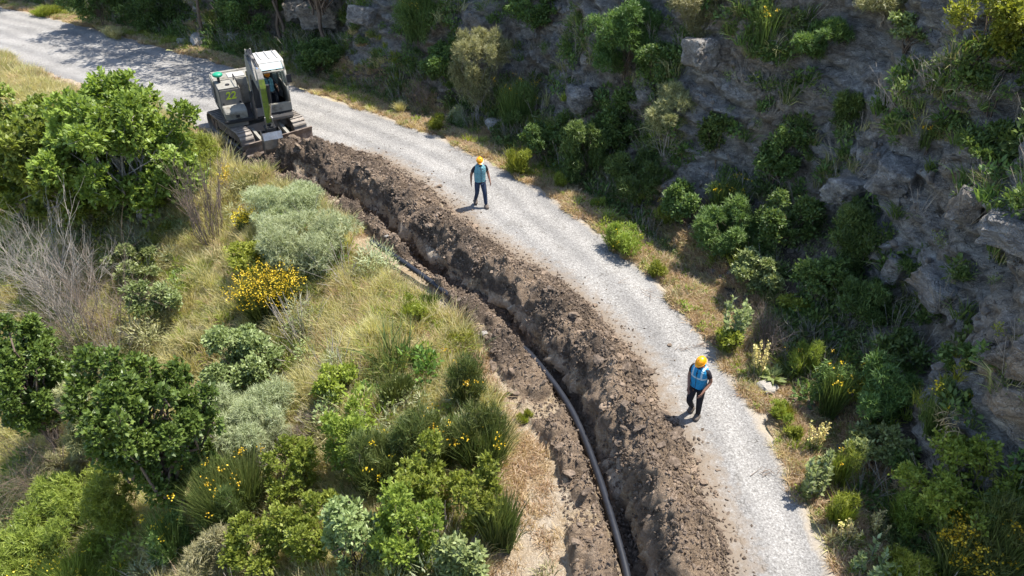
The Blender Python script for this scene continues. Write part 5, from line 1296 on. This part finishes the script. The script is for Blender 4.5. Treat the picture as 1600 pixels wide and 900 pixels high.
# ------------------------------------------------------------------ stones, clods, blocks
def rock_mesh(name, seed, mat, sub=2, flat=.7, blocky=.5, freq=1.6, amp=.35):
    bm = NB(); bmesh.ops.create_icosphere(bm, subdivisions=sub, radius=1)
    co = np.array([v.co[:] for v in bm.verts]); m = np.abs(co).max(1)
    co = co * (1 - blocky) + co / m[:, None] * blocky * .8
    n = fbm(co * freq + seed * 3.1, 3, seed); d1, d2, ci = worley(co * freq * .9 + seed, seed + 5)
    co = co * (1 + amp * n + amp * .5 * (ci - .5))[:, None]; co[:, 2] *= flat
    for v, c in zip(bm.verts, co): v.co = c
    me = bpy.data.meshes.new(name); bm.to_mesh(me); bm.free(); me.materials.append(mat); return me
def put(name, me, loc, sc, rot, parent=None):
    o = bpy.data.objects.new(name, me); COL.objects.link(o); o.location = loc; o.scale = sc; o.rotation_euler = rot
    if parent: o.parent = parent
    return o
BO = [rock_mesh('boulder', 11 + k, M['stone'], 3, .75, .55) for k in range(3)]
def boulder(x0, y0, x1, y1, label, k=0, name='boulder', me=None, rot=.4):
    p_, n_, dep = hit((x0 + x1) / 2, y1 - (y1 - y0) * .25); sc = dep / F_PX
    w_ = (x1 - x0) * sc * .52; h_ = (y1 - y0) * sc * .62
    o = put(name, me or BO[k % 3], (p_.x, p_.y, p_.z + h_ * .25), (w_, w_ * .85, h_), (.1, .15, rot)); return tag(o, label, 'boulder')
boulder(300, 48, 338, 74, 'tan boulder at the foot of the bank above the shaded road', 0)
boulder(355, 48, 378, 64, 'smaller grey stone right of the tan boulder', 1)
boulder(278, 58, 298, 74, 'broken pale rock left of the tan boulder', 2)
boulder(758, 182, 785, 202, 'pale grey stone in the shade behind the roadside weeds', 1)
boulder(1183, 594, 1217, 612, 'white flat boulder beside the grey-green rosette', 2)
boulder(478, 685, 500, 705, 'pale stone on the bare patch of the left slope', 0)
boulder(264, 318, 290, 338, 'pale grey rock left of the bare upright stems', 1)
# rock blocks: parts of the cliff
RB = [rock_mesh('rock_block', 31 + k, M['rock'], 4, .8, .75, 1.3, .30) for k in range(4)]
for me in RB:
    at_ = me.attributes.new('rocky', 'FLOAT', 'POINT'); at_.data.foreach_set('value', np.full(len(me.vertices), 1.2, dtype=np.float32))
r = random.Random(4)
for (x0, y0, x1, y1) in [(485, -5, 545, 40), (550, 5, 590, 40), (445, -10, 490, 25), (815, 20, 850, 65), (890, 130, 935, 180), (1075, 55, 1125, 110), (1360, 235, 1440, 305), (1300, 265, 1375, 320), (1485, 285, 1540, 350), (1535, 325, 1640, 385), (1440, 425, 1520, 475), (1560, 590, 1640, 660), (1572, 520, 1640, 590), (1380, 395, 1420, 450), (1365, 510, 1400, 540)]:
    p_, n_, dep = hit((x0 + x1) / 2, (y0 + y1) / 2); sc = dep / F_PX; w_ = (x1 - x0) * sc * .5; h_ = (y1 - y0) * sc * .5
    put('rock_block', RB[r.randrange(4)], (p_.x - n_.x * w_ * .55, p_.y - n_.y * w_ * .55, p_.z), (w_ * 1.2, w_ * .95, h_ * 1.2), (r.uniform(-.25, .25), r.uniform(-.3, .3), r.uniform(0, 6)), cliff)
# single clods: large ones on the heap are its parts, those lying on the road are things
CM = [rock_mesh('clod', 51 + k, M['clod'], 2, .62, .6, 2.1, .65) for k in range(5)]
RR = rs(77); cnt = 0
while cnt < 280:
    t_ = RR.uniform(T0 + .3, T_DIG - .2); 
    if RR.random() < .8:
        lp, to_ = float(lipf(t_)) + .5, float(toef(t_)); s_ = lp + (to_ - lp) * RR.random() ** .8 * 1.06
    else: lp, l0 = float(lipf(t_)), float(lspf(t_)); s_ = RR.uniform(l0 - .05, lp - .1)
    zz = float(strip_z(t_, s_)); x_, y_ = at(t_, s_)
    if zz < -.03: continue
    k = .035 + .085 * RR.random() ** 2.2
    put('clod', CM[cnt % 5], (float(x_), float(y_), zz + k * .25), (k * RR.uniform(.9, 1.6), k * RR.uniform(.8, 1.2), k * RR.uniform(.7, 1.1)), tuple(RR.uniform(-.6, .6, 2)) + (RR.uniform(0, 6),), strip); cnt += 1
# crumbs: far too many to count
n = 62000; t_ = RR.uniform(T0 - .5, T_DIG + .4, n); lp, to_, l0 = lipf(t_), toef(t_), lspf(t_)
wch = RR.random(n); s_ = np.where(wch < .72, lp + .12 + (to_ + .05 - lp - .12) * RR.random(n), np.where(wch < .88, l0 + (lp - l0) * RR.random(n), to_ - .15 + RR.exponential(.16, n)))
x_, y_ = at(t_, s_); zz = strip_z(t_, s_); zz = np.where((wch >= .88) & (zz < .0), .012, zz); ok = (zz > -.035) | (s_ < lp + .6); x_, y_, zz = x_[ok], y_[ok], zz[ok]; n = len(x_)
k = (.008 + .032 * RR.random(n) ** 3.5)
CP = [rock_mesh('crumb', 71 + q, M['clod'], 1, .55, .6, 1.9, .75) for q in range(6)]; CPo = [bpy.data.objects.new('crumb', m_) for m_ in CP]
instancer('soil_crumbs', c3(x_, y_, zz + k * .3), k[:, None] * RR.uniform(.7, 1.5, (n, 3)), RR.uniform(0, 6.28, (n, 3)), CPo, 5)
for (px, py, w_, lab) in [(742, 356, 13, 'dark clod on the road below the walking worker'), (762, 357, 5, 'tiny clod right of the larger clod on the road'),
        (1054, 661, 11, 'dark clod at the tip of the blue-vested man’s shadow'), (1100, 755, 12, 'dark clod on the road below the blue-vested man'), (1092, 720, 8, 'small clod at the road edge above a bigger one'),
        (985, 540, 7, 'small clod on the road above the heap bulge'), (1046, 540, 7, 'small dark clod alone in the middle of the road'), (1015, 582, 14, 'block of dark soil rolled to the toe of the heap'),
        (1024, 602, 8, 'small clod under the dark block of soil'), (592, 245, 9, 'clod on the road near the upper end of the heap'), (687, 292, 8, 'clod on the road left of the walking worker'),
        (1120, 830, 14, 'long clod at the toe of the heap near the bottom edge'), (930, 478, 8, 'clod beside the heap where the road narrows')]:
    p_, n_, dep = hit(px, py); k = w_ * dep / F_PX * .5
    tag(put('clod', CM[w_ % 5], (p_.x, p_.y, p_.z + k * .35), (k * 1.15, k, k * .85), (.2, .1, px * .1)), lab.replace('’', "'"), 'clod')
for (px, py, w_, lab) in [(980, 885, 10, 'white stone beside the pipe in the trench'), (757, 522, 9, 'white stone at the edge of the low spoil'), (604, 370, 6, 'pale pebble in the trench above the pipe end')]:
    p_, n_, dep = hit(px, py); k = w_ * dep / F_PX * .5
    tag(put('stone', BO[w_ % 3], (p_.x, p_.y, p_.z + k * .35), (k * 1.15, k, k * .85), (.2, .1, px * .1)), lab, 'stone')
# fallen rubble under the cliff: many small stones
n = 9000; t_ = RR.uniform(7, TT[-1] - 4, n); s_ = RR.uniform(.9, 4.2, n); x_, y_ = at(t_, s_); ok = vis(x_, y_); x_, y_ = x_[ok], y_[ok]; n = len(x_)
zz = ground_z(x_, y_, None, None); k = .02 + .09 * RR.random(n) ** 3.5
RP = [bpy.data.objects.new('rubble_stone', rock_mesh('rubble_stone', 81 + q, M['darkstone'], 1, .7, .6, 1.5, .35)) for q in range(5)]
instancer('rubble', c3(x_, y_, zz + k * .25), k[:, None] * RR.uniform(.7, 1.5, (n, 3)), RR.uniform(0, 6.28, (n, 3)), RP, 6)
# ------------------------------------------------------------------ marks on the road
M['yline'] = simple('faded_yellow_paint', (.36, .27, .10), .9, var=.2, scale=20)
n = 2600; t_ = RR.uniform(5, 14.2, n); s_ = -.30 + RR.normal(size=n) * .022; x_, y_ = at(t_, s_); keep_ = RR.random(n) < np.clip(.25 + .9 * fbm(c3(t_ * 2.3, t_ * 0), 3, 3), 0, 1)
x_, y_, s_ = x_[keep_], y_[keep_], s_[keep_]; n = len(x_); k = RR.uniform(.008, .022, (n, 1)); an = RR.uniform(0, 1.57, n)
q = np.stack([np.stack([np.cos(an + j * 1.5708), np.sin(an + j * 1.5708)], 1) * k for j in range(4)], 1)
zz = .03 * (1 - ((s_ + 2.3) / 2.4) ** 2) + .004 + np.arange(n) * 3e-6
Vv = np.concatenate([q + np.stack([x_, y_], 1)[:, None, :], np.broadcast_to(zz[:, None, None], (n, 4, 1))], 2)
mesh_np('worn_yellow_road_line', Vv.reshape(-1, 3), np.arange(4 * n).reshape(n, 4), M['yline'], kind='stuff')
# twigs and stalks blown on to the road
def litter(px0, py0, px1, py1, lab, nseg=22, sc_=.35, mt='brown_twig'):
    a, b = G(px0, py0), G(px1, py1); r_ = rs(px0); segs = []
    for k in range(nseg):
        f_ = r_.random(); c = a + (b - a) * f_ + r_.normal(size=2) * .05; d = unit((b - a) + r_.normal(size=2) * np.linalg.norm(b - a) * .5) * sc_ * r_.uniform(.3, 1)
        zz = .045; segs.append(((c[0], c[1], zz), (c[0] + d[0], c[1] + d[1], zz + r_.uniform(0, .05)), .007, .003))
    W, WF = tubes(segs, 3); return tag(mesh_np('fallen_twigs', W, [WF], M[mt]), lab, 'twigs')
litter(1050, 548, 1135, 536, 'dry stalks lying across the road above the blue-vested man', 26)
litter(1172, 745, 1240, 738, 'dry stalks on the right side of the road near the yellow line', 14)
litter(690, 240, 730, 232, 'thin dry stalks on the road near the walking worker', 12)
litter(960, 440, 1040, 470, 'sparse stems at the road edge beside the golden grass', 12)
# cut-off dead branch on the slope of the ditch
